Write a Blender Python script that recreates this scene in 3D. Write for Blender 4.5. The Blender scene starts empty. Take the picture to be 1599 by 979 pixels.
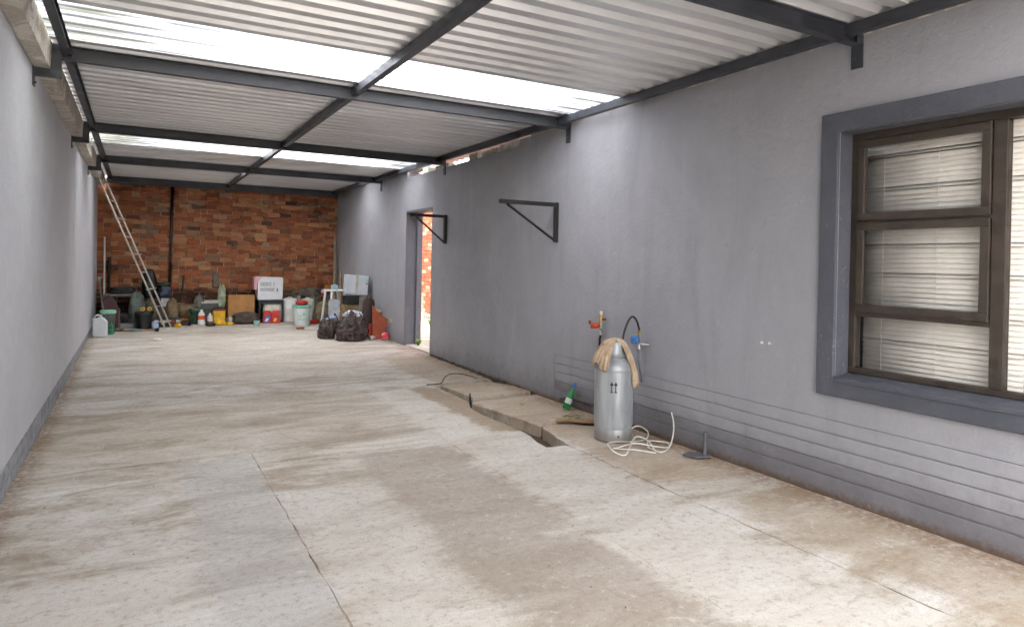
import bpy, math, random
from mathutils import Vector, Matrix, noise

# ------------------------------------------------------------------ camera, sky, sun, exposure
sc = bpy.context.scene
COL = sc.collection
CAM_H = 1.4
cam = bpy.data.cameras.new('camera')
cam.sensor_width = 36.0
cam.lens = 1053.88 / 1599 * 36.0
cam.shift_y = -(489.5 - 413.66) / 1599
cam.clip_start = 0.02
cam.clip_end = 3000
camo = bpy.data.objects.new('camera', cam)
COL.objects.link(camo)
_r = Vector((0.8737828, -0.48585749, 0.02112153)).normalized()
_f = Vector((0.48603028, 0.8739343, -0.00366315)).normalized()
_u = _r.cross(_f)
M = Matrix((( _r.x, _u.x, -_f.x, 0), (_r.y, _u.y, -_f.y, 0), (_r.z, _u.z, -_f.z, CAM_H), (0, 0, 0, 1)))
camo.matrix_world = M
sc.camera = camo

SUN_EL, SUN_AZ = 58.0, 205.0        # azimuth clockwise from +Y
w = bpy.data.worlds.new('World'); sc.world = w; w.use_nodes = True
wn = w.node_tree; wn.nodes.clear()
sky = wn.nodes.new('ShaderNodeTexSky'); sky.sky_type = 'NISHITA'; sky.sun_disc = False
sky.sun_elevation = math.radians(SUN_EL); sky.sun_rotation = math.radians(SUN_AZ)
sky.dust_density = 4.0; sky.air_density = 0.8; sky.ozone_density = 0.6
hs = wn.nodes.new('ShaderNodeHueSaturation'); hs.inputs['Saturation'].default_value = 0.34   # thin even cloud
bg = wn.nodes.new('ShaderNodeBackground'); bg.inputs['Strength'].default_value = 0.15
wo = wn.nodes.new('ShaderNodeOutputWorld')
wn.links.new(sky.outputs[0], hs.inputs['Color']); wn.links.new(hs.outputs[0], bg.inputs['Color'])
wn.links.new(bg.outputs[0], wo.inputs['Surface'])

sun = bpy.data.lights.new('sun', 'SUN'); sun.energy = .8; sun.angle = math.radians(30)
sun.color = (1.0, 0.985, 0.96)
suno = bpy.data.objects.new('sun', sun); COL.objects.link(suno)
_a, _e = math.radians(SUN_AZ), math.radians(SUN_EL)
sd = Vector((math.sin(_a) * math.cos(_e), math.cos(_a) * math.cos(_e), math.sin(_e)))
suno.rotation_euler = sd.to_track_quat('Z', 'Y').to_euler()
suno.location = (2, 6, 12)

sc.view_settings.view_transform = 'Standard'; sc.view_settings.look = 'None'
sc.view_settings.gamma = 1.0; sc.view_settings.use_curve_mapping = False
sc.view_settings.exposure = 3.45
cy = sc.cycles
cy.use_denoising = True
try: cy.denoiser = 'OPENIMAGEDENOISE'
except Exception: pass
cy.max_bounces = 9; cy.diffuse_bounces = 6; cy.glossy_bounces = 4; cy.transmission_bounces = 8; cy.transparent_max_bounces = 12
cy.sample_clamp_indirect = 8.0; cy.caustics_reflective = False; cy.caustics_refractive = False
cy.use_adaptive_sampling = True; cy.adaptive_threshold = .02; cy.adaptive_min_samples = 16

# ------------------------------------------------------------------ dimensions (metres)
XL, XR, YB = -0.637, 3.734, 14.455
ZB = 2.73                                 # underside of the cross beams
BEAMS = [-0.45, 2.53, 5.607, 8.70, 11.483]
def fz(y): return max(0.0, 0.015 * (y - 7.0))

# ------------------------------------------------------------------ node helper
def lin(h):
    h = h.lstrip('#'); c = [int(h[i:i + 2], 16) / 255 for i in (0, 2, 4)]
    return tuple(((v + 0.055) / 1.055) ** 2.4 if v > 0.04045 else v / 12.92 for v in c) + (1.0,)
class NT:
    def __init__(s, name):
        s.m = bpy.data.materials.new(name); s.m.use_nodes = True
        s.t = s.m.node_tree; s.t.nodes.clear()
        s.out = s.n('ShaderNodeOutputMaterial')
    def n(s, t): return s.t.nodes.new(t)
    def put(s, sock, v):
        if v is None: return
        if isinstance(v, bpy.types.NodeSocket): s.t.links.new(v, sock)
        else:
            if hasattr(sock.default_value, '__len__') and not hasattr(v, '__len__'): v = (v, v, v, 1)[:len(sock.default_value)]
            if hasattr(v, '__len__') and len(v) == 3 and len(sock.default_value) == 4: v = tuple(v) + (1,)
            sock.default_value = v
    def pos(s, scale=(1, 1, 1), obj=False):
        if obj: o = s.n('ShaderNodeTexCoord').outputs['Object']
        else: o = s.n('ShaderNodeNewGeometry').outputs['Position']
        if scale == (1, 1, 1): return o
        m = s.n('ShaderNodeVectorMath'); m.operation = 'MULTIPLY'; s.put(m.inputs[0], o); m.inputs[1].default_value = scale
        return m.outputs[0]
    def xyz(s, v):
        x = s.n('ShaderNodeSeparateXYZ'); s.put(x.inputs[0], v); return x.outputs
    def noise(s, vec, scale, detail=4, rough=0.55, dist=0.0, color=False):
        t = s.n('ShaderNodeTexNoise'); s.put(t.inputs['Vector'], vec); t.inputs['Scale'].default_value = scale
        t.inputs['Detail'].default_value = detail; t.inputs['Roughness'].default_value = rough; t.inputs['Distortion'].default_value = dist
        return t.outputs['Color' if color else 'Fac']
    def math(s, op, a, b=0.0, clamp=False):
        t = s.n('ShaderNodeMath'); t.operation = op; t.use_clamp = clamp; s.put(t.inputs[0], a); s.put(t.inputs[1], b); return t.outputs[0]
    def rng(s, v, a, b, c=0.0, d=1.0, smooth=True):
        t = s.n('ShaderNodeMapRange'); t.interpolation_type = 'SMOOTHSTEP' if smooth else 'LINEAR'
        s.put(t.inputs['Value'], v)
        for k, q in (('From Min', a), ('From Max', b), ('To Min', c), ('To Max', d)): t.inputs[k].default_value = q
        return t.outputs['Result']
    def mix(s, f, a, b, mode='MIX'):
        t = s.n('ShaderNodeMix'); t.data_type = 'RGBA'; t.blend_type = mode
        s.put(t.inputs[0], f); s.put(t.inputs[6], a); s.put(t.inputs[7], b); return t.outputs[2]
    def ramp(s, f, stops, const=False):
        t = s.n('ShaderNodeValToRGB'); r = t.color_ramp; r.interpolation = 'CONSTANT' if const else 'LINEAR'
        while len(r.elements) < len(stops): r.elements.new(0.5)
        for e, (p, c) in zip(r.elements, stops): e.position = p; e.color = c
        s.put(t.inputs[0], f); return t.outputs[0]
    def bump(s, h, strength=0.3, dist=0.01, normal=None):
        t = s.n('ShaderNodeBump'); s.put(t.inputs['Height'], h); t.inputs['Strength'].default_value = strength; t.inputs['Distance'].default_value = dist
        if normal is not None: s.put(t.inputs['Normal'], normal)
        return t.outputs[0]
    def box(s, v, x0, x1, y0, y1, soft=0.06):     # soft mask of a floor area
        X, Y_, _ = s.xyz(v)
        a = s.math('MULTIPLY', s.rng(X, x0 - soft, x0 + soft), s.rng(X, x1 - soft, x1 + soft, 1, 0))
        b = s.math('MULTIPLY', s.rng(Y_, y0 - soft, y0 + soft), s.rng(Y_, y1 - soft, y1 + soft, 1, 0))
        return s.math('MULTIPLY', a, b)
    def done(s, color, rough=0.6, metal=0.0, normal=None, spec=None, coat=None, **kw):
        p = s.n('ShaderNodeBsdfPrincipled'); s.put(p.inputs['Base Color'], color); s.put(p.inputs['Roughness'], rough); s.put(p.inputs['Metallic'], metal)
        if normal is not None: s.put(p.inputs['Normal'], normal)
        if spec is not None: p.inputs['Specular IOR Level'].default_value = spec
        if coat is not None: p.inputs['Coat Weight'].default_value = coat
        s.t.links.new(p.outputs[0], s.out.inputs['Surface']); return s.m
_cache = {}
def mat(hexc, rough=0.55, metal=0.0, var=0.18, scale=9.0, bump=0.15, dirt=0.25, spec=None):
    """plain worn material: base colour, tone variation, grime and fine relief"""
    k = (hexc, rough, metal, var, scale, bump, dirt)
    if k in _cache: return _cache[k]
    t = NT('mat_' + hexc.strip('#')); c = lin(hexc); p = t.pos()
    n1 = t.noise(p, scale, 5); n2 = t.noise(p, scale * 5, 3)
    d = tuple(v * (1 - var * 1.6) for v in c[:3]) + (1,); l = tuple(min(1, v * (1 + var)) for v in c[:3]) + (1,)
    col = t.mix(t.rng(n1, .3, .7), d, l)
    col = t.mix(t.math('MULTIPLY', t.rng(n2, .52, .75), dirt), col, tuple(v * .35 + .02 for v in c[:3]) + (1,))
    m = t.done(col, t.rng(n1, .2, .8, max(.05, rough - .1), min(1, rough + .12)), metal, t.bump(n2, bump, .004), spec)
    _cache[k] = m; return m

# ------------------------------------------------------------------ mesh helper
class MB:
    def __init__(s): s.v = []; s.f = []
    def add(s, vs, fs):
        o = len(s.v); s.v += [tuple(v) for v in vs]; s.f += [tuple(i + o for i in f) for f in fs]; return s
    def box(s, x0, x1, y0, y1, z0, z1):
        return s.add([(x0, y0, z0), (x1, y0, z0), (x1, y1, z0), (x0, y1, z0), (x0, y0, z1), (x1, y0, z1), (x1, y1, z1), (x0, y1, z1)],
                     [(0, 3, 2, 1), (4, 5, 6, 7), (0, 1, 5, 4), (1, 2, 6, 5), (2, 3, 7, 6), (3, 0, 4, 7)])
    def prism(s, poly, a, b, axis='z'):
        n = len(poly)
        def P(p, t): return (p[0], p[1], t) if axis == 'z' else ((t, p[0], p[1]) if axis == 'x' else (p[0], t, p[1]))
        vs = [P(p, a) for p in poly] + [P(p, b) for p in poly]
        return s.add(vs, [tuple(range(n - 1, -1, -1)), tuple(range(n, 2 * n))] + [(i, (i + 1) % n, n + (i + 1) % n, n + i) for i in range(n)])
    def tube(s, pts, r, n=8, cap=True):
        pts = [Vector(p) for p in pts]; rs = r if hasattr(r, '__len__') else [r] * len(pts)
        rings = []; up = None
        for i, p in enumerate(pts):
            d = (pts[min(i + 1, len(pts) - 1)] - pts[max(i - 1, 0)]).normalized()
            if up is None:
                up = Vector((0, 0, 1)) if abs(d.z) < .9 else Vector((1, 0, 0))
            a = d.cross(up); a = a.normalized() if a.length > 1e-6 else d.orthogonal().normalized()
            b = a.cross(d).normalized(); up = b
            rings.append([p + (a * math.cos(2 * math.pi * k / n) + b * math.sin(2 * math.pi * k / n)) * rs[i] for k in range(n)])
        vs = [q for ring in rings for q in ring]; fs = []
        for i in range(len(rings) - 1):
            for k in range(n):
                fs.append((i * n + k, i * n + (k + 1) % n, (i + 1) * n + (k + 1) % n, (i + 1) * n + k))
        if cap: fs += [tuple(range(n - 1, -1, -1)), tuple((len(rings) - 1) * n + k for k in range(n))]
        return s.add(vs, fs)
    def lathe(s, prof, n=24, c=(0, 0), fn=None):
        vs = []; fs = []; m = len(prof)
        for j, (r, z) in enumerate(prof):
            for k in range(n):
                a = 2 * math.pi * k / n
                q = (c[0] + r * math.cos(a), c[1] + r * math.sin(a), z)
                vs.append(fn(q, a, j) if fn else q)
        for j in range(m - 1):
            for k in range(n):
                fs.append((j * n + k, j * n + (k + 1) % n, (j + 1) * n + (k + 1) % n, (j + 1) * n + k))
        if prof[0][0] > 1e-5: fs.append(tuple(range(n - 1, -1, -1)))
        if prof[-1][0] > 1e-5: fs.append(tuple((m - 1) * n + k for k in range(n)))
        return s.add(vs, fs)
    def build(s, name, m, parent=None, world=False, smooth=False, bevel=0.0, seg=2, solid=0.0, sub=0):
        me = bpy.data.meshes.new(name)
        off = Vector((0, 0, 0))
        if world:
            q = parent
            while q is not None: off += q.location; q = q.parent
        me.from_pydata([(v[0] - off.x, v[1] - off.y, v[2] - off.z) for v in s.v], [], s.f)
        me.validate(); me.update()
        if smooth is True: me.polygons.foreach_set('use_smooth', [True] * len(me.polygons))
        elif smooth:
            me.polygons.foreach_set('use_smooth', [True] * len(me.polygons))
            try: me.set_sharp_from_angle(angle=math.radians(smooth))
            except Exception: pass
        o = bpy.data.objects.new(name, me); COL.objects.link(o)
        if m: me.materials.append(m)
        if parent: o.parent = parent
        if solid:
            md = o.modifiers.new('thickness', 'SOLIDIFY'); md.thickness = solid; md.offset = 0
        if sub:
            md = o.modifiers.new('smooth', 'SUBSURF'); md.levels = sub; md.render_levels = sub
        if bevel:
            md = o.modifiers.new('edge', 'BEVEL'); md.width = bevel; md.segments = seg; md.limit_method = 'ANGLE'; md.angle_limit = math.radians(40)
        return o
def tag(o, label, cat, group=None):
    o['label'] = label; o['category'] = cat
    if group: o['group'] = group
    return o
def thing(name, label, cat, loc, rz=0.0, group=None):
    o = bpy.data.objects.new(name, None); COL.objects.link(o); o.location = loc; o.rotation_euler = (0, 0, rz); o.empty_display_size = .1
    return tag(o, label, cat, group)
def bx(*a): return MB().box(*a)
def link_copy(o, parent=None):
    c = o.copy(); COL.objects.link(c); c.parent = parent; return c
rnd = random.Random(11)
def fbm(p, s=1.0, o=4): return noise.fractal(Vector(p) * s, 0.6, 2.0, o)

# ------------------------------------------------------------------ surface materials
def floor_material():
    t = NT('weathered_concrete'); p = t.pos()
    wob = t.noise(p, 2.6, 5, .68, 0, True)
    wv = t.n('ShaderNodeVectorMath'); wv.operation = 'MULTIPLY_ADD'; t.put(wv.inputs[0], wob); wv.inputs[1].default_value = (.5, .6, 0)
    sh = t.n('ShaderNodeVectorMath'); sh.operation = 'ADD'; t.put(sh.inputs[0], p); sh.inputs[1].default_value = (-.25, -.30, 0)
    t.put(wv.inputs[2], sh.outputs[0]); q = wv.outputs[0]
    A = t.noise(t.pos((.85, 2.3, 1)), 1.25, 9, .70, .8)            # worn and stained patches, streaked across the slab
    B = t.noise(t.pos((1.6, 2.6, 1)), 2.3, 8, .74, 1.4)
    fine = t.noise(p, 24, 5, .72); grit = t.noise(p, 130, 2, .7)
    col = t.ramp(A, [(.30, lin('#8f8271')), (.41, lin('#a69a8b')), (.48, lin('#b8b0a4')), (.55, lin('#c6c0b7')), (.66, lin('#d3d0cc'))])
    def area(c, amt, *b):
        nonlocal col
        col = t.mix(t.math('MULTIPLY', t.box(q, *b), amt), col, lin(c))
    area('#b2b0ac', .62, .28, .73, -6, 5.0, .05)         # grey screed strip
    area('#a1968b', .74, 1.36, 2.08, -6, 4.75, .07)      # darker, dirtier strip
    area('#c9c4bb', .60, 2.16, 2.84, -6, 6.9, .06)       # pale scrubbed strip
    area('#cbc5bc', .60, -.62, .22, 2.2, 3.45, .05)
    area('#c9c3ba', .55, .78, 1.30, -6, 4.2, .08)
    area('#8c7458', .70, 2.60, 2.95, 4.9, 6.9, .05)      # brown damp beside the broken edge
    area('#aa9680', .62, 2.97, 3.95, 3.28, 9.2, .05)
    area('#9c8a72', .58, 3.05, 3.75, 1.0, 2.9, .10)
    area('#a4967f', .34, -.62, .75, 5.2, 6.8, .12)
    area('#a39687', .36, .9, 2.1, 5.1, 7.3, .16)
    area('#c9c1b5', .45, .2, 2.9, 8.0, 12.4, .4)
    area('#cfcac2', .75, 1.92, 2.08, 2.90, 2.98, .06)    # cement smear
    col = t.mix(t.rng(B, .55, .66, 0, .36), col, lin('#85776a'))
    col = t.mix(t.rng(B, .30, .43, .42, 0), col, lin('#d8d4cd'))
    X, Y_, Z_ = t.xyz(p)
    e = t.math('ADD', t.rng(X, XR - .30, XR - .02), t.rng(X, XL + .02, XL + .16, 1, 0), True)
    col = t.mix(t.math('MULTIPLY', e, t.rng(fine, .3, .62, .1, .7)), col, lin('#74583d'))
    col = t.mix(t.rng(fine, .50, .70, 0, .5), col, lin('#86786a'))
    col = t.mix(t.rng(fine, .30, .44, .35, 0), col, lin('#dcd9d3'))
    col = t.mix(t.rng(grit, .56, .72, 0, .5), col, lin('#6b6055'))
    vor = t.n('ShaderNodeTexVoronoi'); vor.inputs['Scale'].default_value = 5.0; t.put(vor.inputs['Vector'], p)
    pit = t.math('MULTIPLY', t.rng(vor.outputs['Distance'], .02, .045, 1, 0), t.rng(B, .5, .54))
    col = t.mix(t.math('MULTIPLY', pit, .8), col, lin('#453b33'))
    h = t.math('ADD', t.math('MULTIPLY', A, .9), t.math('ADD', t.math('MULTIPLY', fine, .45), t.math('MULTIPLY', grit, .12)))
    return t.done(col, t.rng(A, .3, .7, .74, .92), 0, t.bump(h, .7, .014), .3)
def plaster_material(name, base, dark, light, base_grime=True, streak=.35, marks=1.0):
    t = NT(name); p = t.pos()
    big = t.noise(p, .9, 6, .68, .6); st = t.noise(t.pos((3.2, 3.2, .45)), 1.3, 6, .66, .5); fine = t.noise(p, 30, 4, .7); spot = t.noise(p, 9, 5, .72)
    col = t.mix(t.rng(big, .34, .66), dark, base)
    col = t.mix(t.rng(st, .50, .72, 0, streak * .8), col, tuple(v * .72 for v in dark[:3]) + (1,))
    col = t.mix(t.rng(st, .28, .46, streak * .7, 0), col, light)
    col = t.mix(t.rng(spot, .64, .74, 0, .45 * marks), col, light)
    col = t.mix(t.rng(spot, .26, .36, .4 * marks, 0), col, tuple(v * .6 for v in dark[:3]) + (1,))
    X, Y_, Z_ = t.xyz(p)
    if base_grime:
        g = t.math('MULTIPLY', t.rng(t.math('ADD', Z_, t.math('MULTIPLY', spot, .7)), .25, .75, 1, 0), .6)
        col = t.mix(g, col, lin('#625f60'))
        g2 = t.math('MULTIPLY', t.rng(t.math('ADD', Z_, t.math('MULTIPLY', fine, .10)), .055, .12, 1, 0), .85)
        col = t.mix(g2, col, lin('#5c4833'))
    scr = t.noise(p, 3.6, 2, .5, 4.0)
    col = t.mix(t.math('MULTIPLY', t.rng(t.math('ABSOLUTE', t.math('SUBTRACT', scr, .5)), 0, .0030, 1, 0), t.rng(big, .55, .62, 0, .55 * marks)), col, lin('#c4c2bf'))
    h = t.math('ADD', t.math('MULTIPLY', fine, .55), t.math('ADD', t.math('MULTIPLY', spot, 1.2), t.math('MULTIPLY', big, .8)))
    return t.done(col, t.rng(spot, .3, .7, .5, .7), 0, t.bump(h, .5, .012), .4)
def brick_material(name, pale=False):
    t = NT(name); oi = t.n('ShaderNodeObjectInfo').outputs['Random']; isl = t.n('ShaderNodeNewGeometry').outputs['Random Per Island']
    r = t.math('FRACT', t.math('ADD', oi, isl)); r2 = t.math('FRACT', t.math('MULTIPLY', r, 37.7)); p = t.pos()
    if pale: st = [(0, lin('#a5593c')), (.3, lin('#b66a48')), (.6, lin('#96503a')), (.8, lin('#c09074')), (1, lin('#b5a596'))]
    else: st = [(0, lin('#90523a')), (.16, lin('#a96a45')), (.32, lin('#804832')), (.48, lin('#9b5939')), (.6, lin('#b5835b')), (.74, lin('#84492f')), (.84, lin('#6a4232')), (.91, lin('#b08b66')), (.96, lin('#443530')), (1, lin('#9a8873'))]
    col = t.ramp(r, st)
    n = t.noise(p, 22, 5, .65); n2 = t.noise(p, 70, 3, .6)
    col = t.mix(t.rng(n, .35, .75, 0, .55), col, t.mix(r2, lin('#5c3a2c'), lin('#ad7049')))
    col = t.mix(t.rng(n2, .56, .72, 0, .4), col, lin('#33251f'))
    if not pale:
        col = t.mix(t.rng(t.noise(p, 1.6, 5, .7, .6), .48, .68, 0, .28), col, lin('#4f362b'))
        col = t.mix(t.rng(t.noise(p, 9, 5, .75), .62, .72, 0, .6), col, lin('#b5a08a'))
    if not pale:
        X, Y_, Z_ = t.xyz(p)          # darker band along the foot of the wall, greyer to the right
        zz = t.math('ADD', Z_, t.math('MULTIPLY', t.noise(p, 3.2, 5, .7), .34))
        foot_band = t.math('MULTIPLY', t.rng(zz, .86, 1.0, 1, 0), .88)
        foot_tone = t.mix(t.rng(X, 2.3, 2.8), lin('#2a201b'), lin('#6d6458'))
        col = t.mix(foot_band, col, t.mix(t.rng(n, .35, .7), foot_tone, lin('#3d2c22')))
    return t.done(col, .85, 0, t.bump(t.math('ADD', n, n2), .6, .006), .2)
def sheet_material():
    t = NT('galvanised_sheet'); p = t.pos()
    n = t.noise(t.pos((.5, 2.2, 1)), 1.4, 5, .6); n2 = t.noise(p, 11, 5, .7)
    col = t.mix(t.rng(n, .3, .7), lin('#cccdd0'), lin('#e4e5e7'))
    col = t.mix(t.rng(n2, .6, .78, 0, .3), col, lin('#a5a199'))
    return t.done(col, t.rng(n, .25, .75, .30, .44), .5, t.bump(n2, .06, .004))
def clear_sheet_material():
    t = NT('translucent_sheet'); p = t.pos()
    n = t.noise(t.pos((.6, 5, 1)), 2.0, 5, .65); X, Y_, Z_ = t.xyz(p)
    edge = t.math('MULTIPLY', t.rng(X, -.25, .35, 1, 0), t.rng(t.noise(t.pos((1, 6, 1)), 2.0, 4), .38, .6))
    col = t.mix(t.rng(n, .3, .7), (.84, .85, .86, 1), (.95, .955, .96, 1))
    col = t.mix(t.math('MULTIPLY', edge, .75), col, lin('#b9b48c'))        # algae at the gutter end
    rib_shade = t.math('MULTIPLY', t.rng(Z_, ZB + .112, ZB + .130, 1, 0), t.math('MULTIPLY', t.math('MAXIMUM', t.rng(X, -.3, 2.2, .96, .0), t.rng(X, 2.9, 3.45, 0, .97)), t.rng(n, .35, .55, .55, 1)))
    col = t.mix(rib_shade, col, (.035, .036, .034, 1))            # rib shading painted into the troughs; wall end darkened to dim the wall below
    tr = t.n('ShaderNodeBsdfTranslucent'); t.put(tr.inputs[0], col)
    tp = t.n('ShaderNodeBsdfTransparent'); t.put(tp.inputs[0], (.92, .94, .96, 1))
    gl = t.n('ShaderNodeBsdfGlossy'); gl.inputs['Roughness'].default_value = .25
    m1 = t.n('ShaderNodeMixShader'); m1.inputs[0].default_value = .04; t.t.links.new(tr.outputs[0], m1.inputs[1]); t.t.links.new(tp.outputs[0], m1.inputs[2])
    m2 = t.n('ShaderNodeMixShader'); m2.inputs[0].default_value = .06; t.t.links.new(m1.outputs[0], m2.inputs[1]); t.t.links.new(gl.outputs[0], m2.inputs[2])
    t.t.links.new(m2.outputs[0], t.out.inputs['Surface']); return t.m
def glass_material(name, dirt=.12):
    t = NT(name); p = t.pos()
    lw_ = t.n('ShaderNodeLayerWeight'); lw_.inputs['Blend'].default_value = .5; fr = t.math('ADD', t.math('MULTIPLY', t.math('POWER', lw_.outputs['Facing'], 5.0), .9), .035)
    tp = t.n('ShaderNodeBsdfTransparent'); t.put(tp.inputs[0], (.975, .965, .95, 1))
    gl = t.n('ShaderNodeBsdfGlossy'); gl.inputs['Roughness'].default_value = .03
    t.put(gl.inputs['Normal'], t.bump(t.noise(p, 3.0, 2), .02, .01))
    df = t.n('ShaderNodeBsdfDiffuse'); t.put(df.inputs[0], lin('#b8b2a4'))
    m1 = t.n('ShaderNodeMixShader'); t.put(m1.inputs[0], fr); t.t.links.new(tp.outputs[0], m1.inputs[1]); t.t.links.new(gl.outputs[0], m1.inputs[2])
    m2 = t.n('ShaderNodeMixShader'); t.put(m2.inputs[0], t.rng(t.noise(t.pos((1, 1.2, 5)), 3.0, 5, .7, .6), .56, .8, 0, dirt)); t.t.links.new(m1.outputs[0], m2.inputs[1]); t.t.links.new(df.outputs[0], m2.inputs[2])
    t.t.links.new(m2.outputs[0], t.out.inputs['Surface']); return t.m
def steel_material():
    t = NT('charcoal_paint'); p = t.pos(); n = t.noise(p, 5, 5, .6); n2 = t.noise(p, 30, 4, .7)
    col = t.mix(t.rng(n, .3, .7), lin('#2b2d33'), lin('#3b3e46'))
    col = t.mix(t.rng(n2, .66, .76, 0, .5), col, lin('#6f7178'))
    return t.done(col, t.rng(n, .3, .7, .38, .55), 0, t.bump(n2, .12, .003))
M_FLOOR = floor_material()
M_WALLR = plaster_material('grey_wall_paint', lin('#9b9ba0'), lin('#939398'), lin('#ababaf'))
M_WALLL = plaster_material('pale_grey_wall_paint', lin('#bbbdc2'), lin('#b4b6bc'), lin('#c5c6ca'), base_grime=False, streak=.12, marks=.35)
M_PLINTH = plaster_material('dark_plinth_paint', lin('#85848a'), lin('#77767c'), lin('#98979a'))
M_TRIM = plaster_material('slate_trim_paint', lin('#54565e'), lin('#494b53'), lin('#6a6b71'), base_grime=False, streak=.2)
M_JAMB = plaster_material('slate_jamb_paint', lin('#696b73'), lin('#5c5e66'), lin('#808187'), base_grime=False, streak=.4)
M_BRICK = brick_material('red_face_brick'); M_BRICK2 = brick_material('pale_face_brick', True)
M_MORTAR = mat('#92806d', .9, 0, .6, 6, .6, .6)
M_SHEET = sheet_material(); M_CLEAR = clear_sheet_material(); M_STEEL = steel_material()
M_GLASS = glass_material('window_glass', .07)
M_DIRT = mat('#54422f', .95, 0, .35, 12, .9, .6)
M_BLACK = mat('#1b1b1d', .45, 0, .2, 20, .2, .15)

# ------------------------------------------------------------------ ground and the concrete floor
g = bx(-900, 900, -900, 900, -.6, -.30).build('ground', mat('#8b7f6c', .95, 0, .3, .6, .5, .4)); g['kind'] = 'structure'
flo = bpy.data.objects.new('floor', None); COL.objects.link(flo); flo['kind'] = 'structure'; flo.location = (1.5, 5, 0)
bx(XL - .3, XR + .35, -9, 15, -.29, -.115).build('soil_bed', M_DIRT, flo, True)
JF = mat('#97897a', .95, 0, .4, 6, .4, .5)
for (xa, xb, ya, yb) in ((.725, .755, -9, 5.1), (2.118, 2.142, -9, 7.0), (2.925, 2.94, -9, 3.3)): bx(xa, xb, ya, yb, -.11, -.0045).build('joint_filler', M_FLOOR if xa > 2 and xa < 2.5 else JF, flo, True)
def jag(p0, p1, step=.085, amp=.006):
    p0, p1 = Vector(p0), Vector(p1); L = (p1 - p0).length; n = max(1, int(L / step)); nv = Vector((-(p1 - p0).y, (p1 - p0).x)).normalized()
    return [tuple(p0.lerp(p1, i / n) + nv * (rnd.uniform(-amp, amp) if i else 0)) for i in range(n)]
def slab(poly, z=0.0, zb=-.115, jitter=.006, bev=.006, name='concrete_slab'):
    pts = []
    for i in range(len(poly)): pts += jag(poly[i], poly[(i + 1) % len(poly)], amp=jitter)
    m = MB(); n = len(pts)
    vs = [(a, b, zb) for a, b in pts] + [(a, b, (z(a, b) if callable(z) else z + fz(b))) for a, b in pts]
    m.add(vs, [tuple(range(n - 1, -1, -1)), tuple(range(n, 2 * n))] + [(i, (i + 1) % n, n + (i + 1) % n, n + i) for i in range(n)])
    return m.build(name, M_FLOOR, flo, True, bevel=bev, seg=2)
G = .0026
xs = [XL - .02, .74, 2.13]
ycut = {0: [-9, 5.10], 1: [-9, 4.82]}
for i in range(2):
    yc = ycut[i]
    for j in range(len(yc) - 1):
        slab([(xs[i] + G, yc[j] + G), (xs[i + 1] - G, yc[j] + G), (xs[i + 1] - G, yc[j + 1] - G), (xs[i] + G, yc[j + 1] - G)], (0, -.0015)[i], jitter=.005, bev=.0018)
slab([(XL - .02, 5.10 + G), (.74, 5.10 + G), (.742, 4.82 + G), (2.13 - G, 4.82 + G), (2.13 - G, 7.0 - G), (XL - .02, 7.0 - G)], 0, jitter=.006, bev=.0018)
slab([(XL - .02, 7.0), (2.9, 7.0), (3.0, 7.0), (3.05, 7.12), (XR + .02, 7.10), (XR + .02, 14.6), (XL - .02, 14.6)], 0, jitter=.0, bev=.0)
# strip with the broken edge beside the wall slabs
slab([(2.13 + G, -9), (2.93 - G, -9), (2.925, 3.3), (2.93, 4.30), (2.90, 4.345), (2.80, 4.335), (2.754, 4.345), (2.764, 4.50), (2.815, 4.70), (2.824, 4.99), (2.806, 5.30), (2.795, 5.53), (2.828, 5.84), (2.885, 6.0),
      (2.93, 6.10), (2.93, 7.0 - G), (2.13 + G, 7.0 - G)], 0, jitter=.010)
slab([(2.935, -9), (XR + .02, -9), (XR + .02, 3.27), (2.935, 3.36)], .002, jitter=.004)
slab([(2.935, 3.37), (XR + .02, 3.27), (XR + .02, 5.00), (3.42, 5.03), (3.06, 4.905), (3.035, 4.85), (2.974, 4.56), (2.942, 4.34)], .001, jitter=.009)
slab([(3.05, 4.915), (3.42, 5.04), (XR + .02, 5.01), (XR + .02, 6.13), (3.45, 6.12), (3.1, 6.09), (2.955, 6.06), (2.90, 5.97), (2.935, 5.82), (2.97, 5.62), (3.024, 5.28)], .002, jitter=.012)
slab([(2.985, 6.12), (3.16, 6.15), (3.47, 6.165), (3.70, 6.18), (3.72, 6.6), (3.60, 6.98), (3.25, 6.995), (2.99, 6.96)], lambda a, b: .032 - (b - 6.12) * .025, jitter=.008)
bx(2.72, 3.08, 4.25, 6.15, -.114, -.098).build('trench_bed', M_DIRT, flo, True)
# outside passage beyond the doorway
o = bx(XR + .26, 6.2, 6.6, 17, -.29, .045).build('path', mat('#a39a8a', .95, 0, .3, 5, .6, .5)); o['kind'] = 'structure'

# ------------------------------------------------------------------ right wall with window and doorway
TW = .24
YN, YF = -3.5, YB
ZT = 2.800
WY0, WY1, WZ0, WZ1 = .55, 2.632, .745, 2.233          # window opening
DY0, DY1, DZ = 9.115, 10.19, 2.178                    # doorway
rw = thing('plastered_wall', 'long mauve grey plastered wall with a window and an open doorway', 'wall', (XR, 5, 0))
b = MB(); x0, x1 = XR, XR + TW
b.box(x0, x1, YN, WY0, .48, ZT); b.box(x0, x1, WY0, WY1, .48, WZ0); b.box(x0, x1, WY0, WY1, WZ1, ZT); b.box(x0, x1, WY1, 5.78, .48, ZT)
b.box(x0 + .0095, x1, YN, 5.78, -.1, .48)
b.box(x0, x1, 5.78, 6.35, -.1, ZT); b.box(x0, x1, 6.35, DY0, -.1, 2.70); b.box(x0, x1, DY0, DY1, DZ, 2.70); b.box(x0, x1, DY1, YF + .3, -.1, 2.80)
b.build('wall_body', M_WALLR, rw, True)
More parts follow.
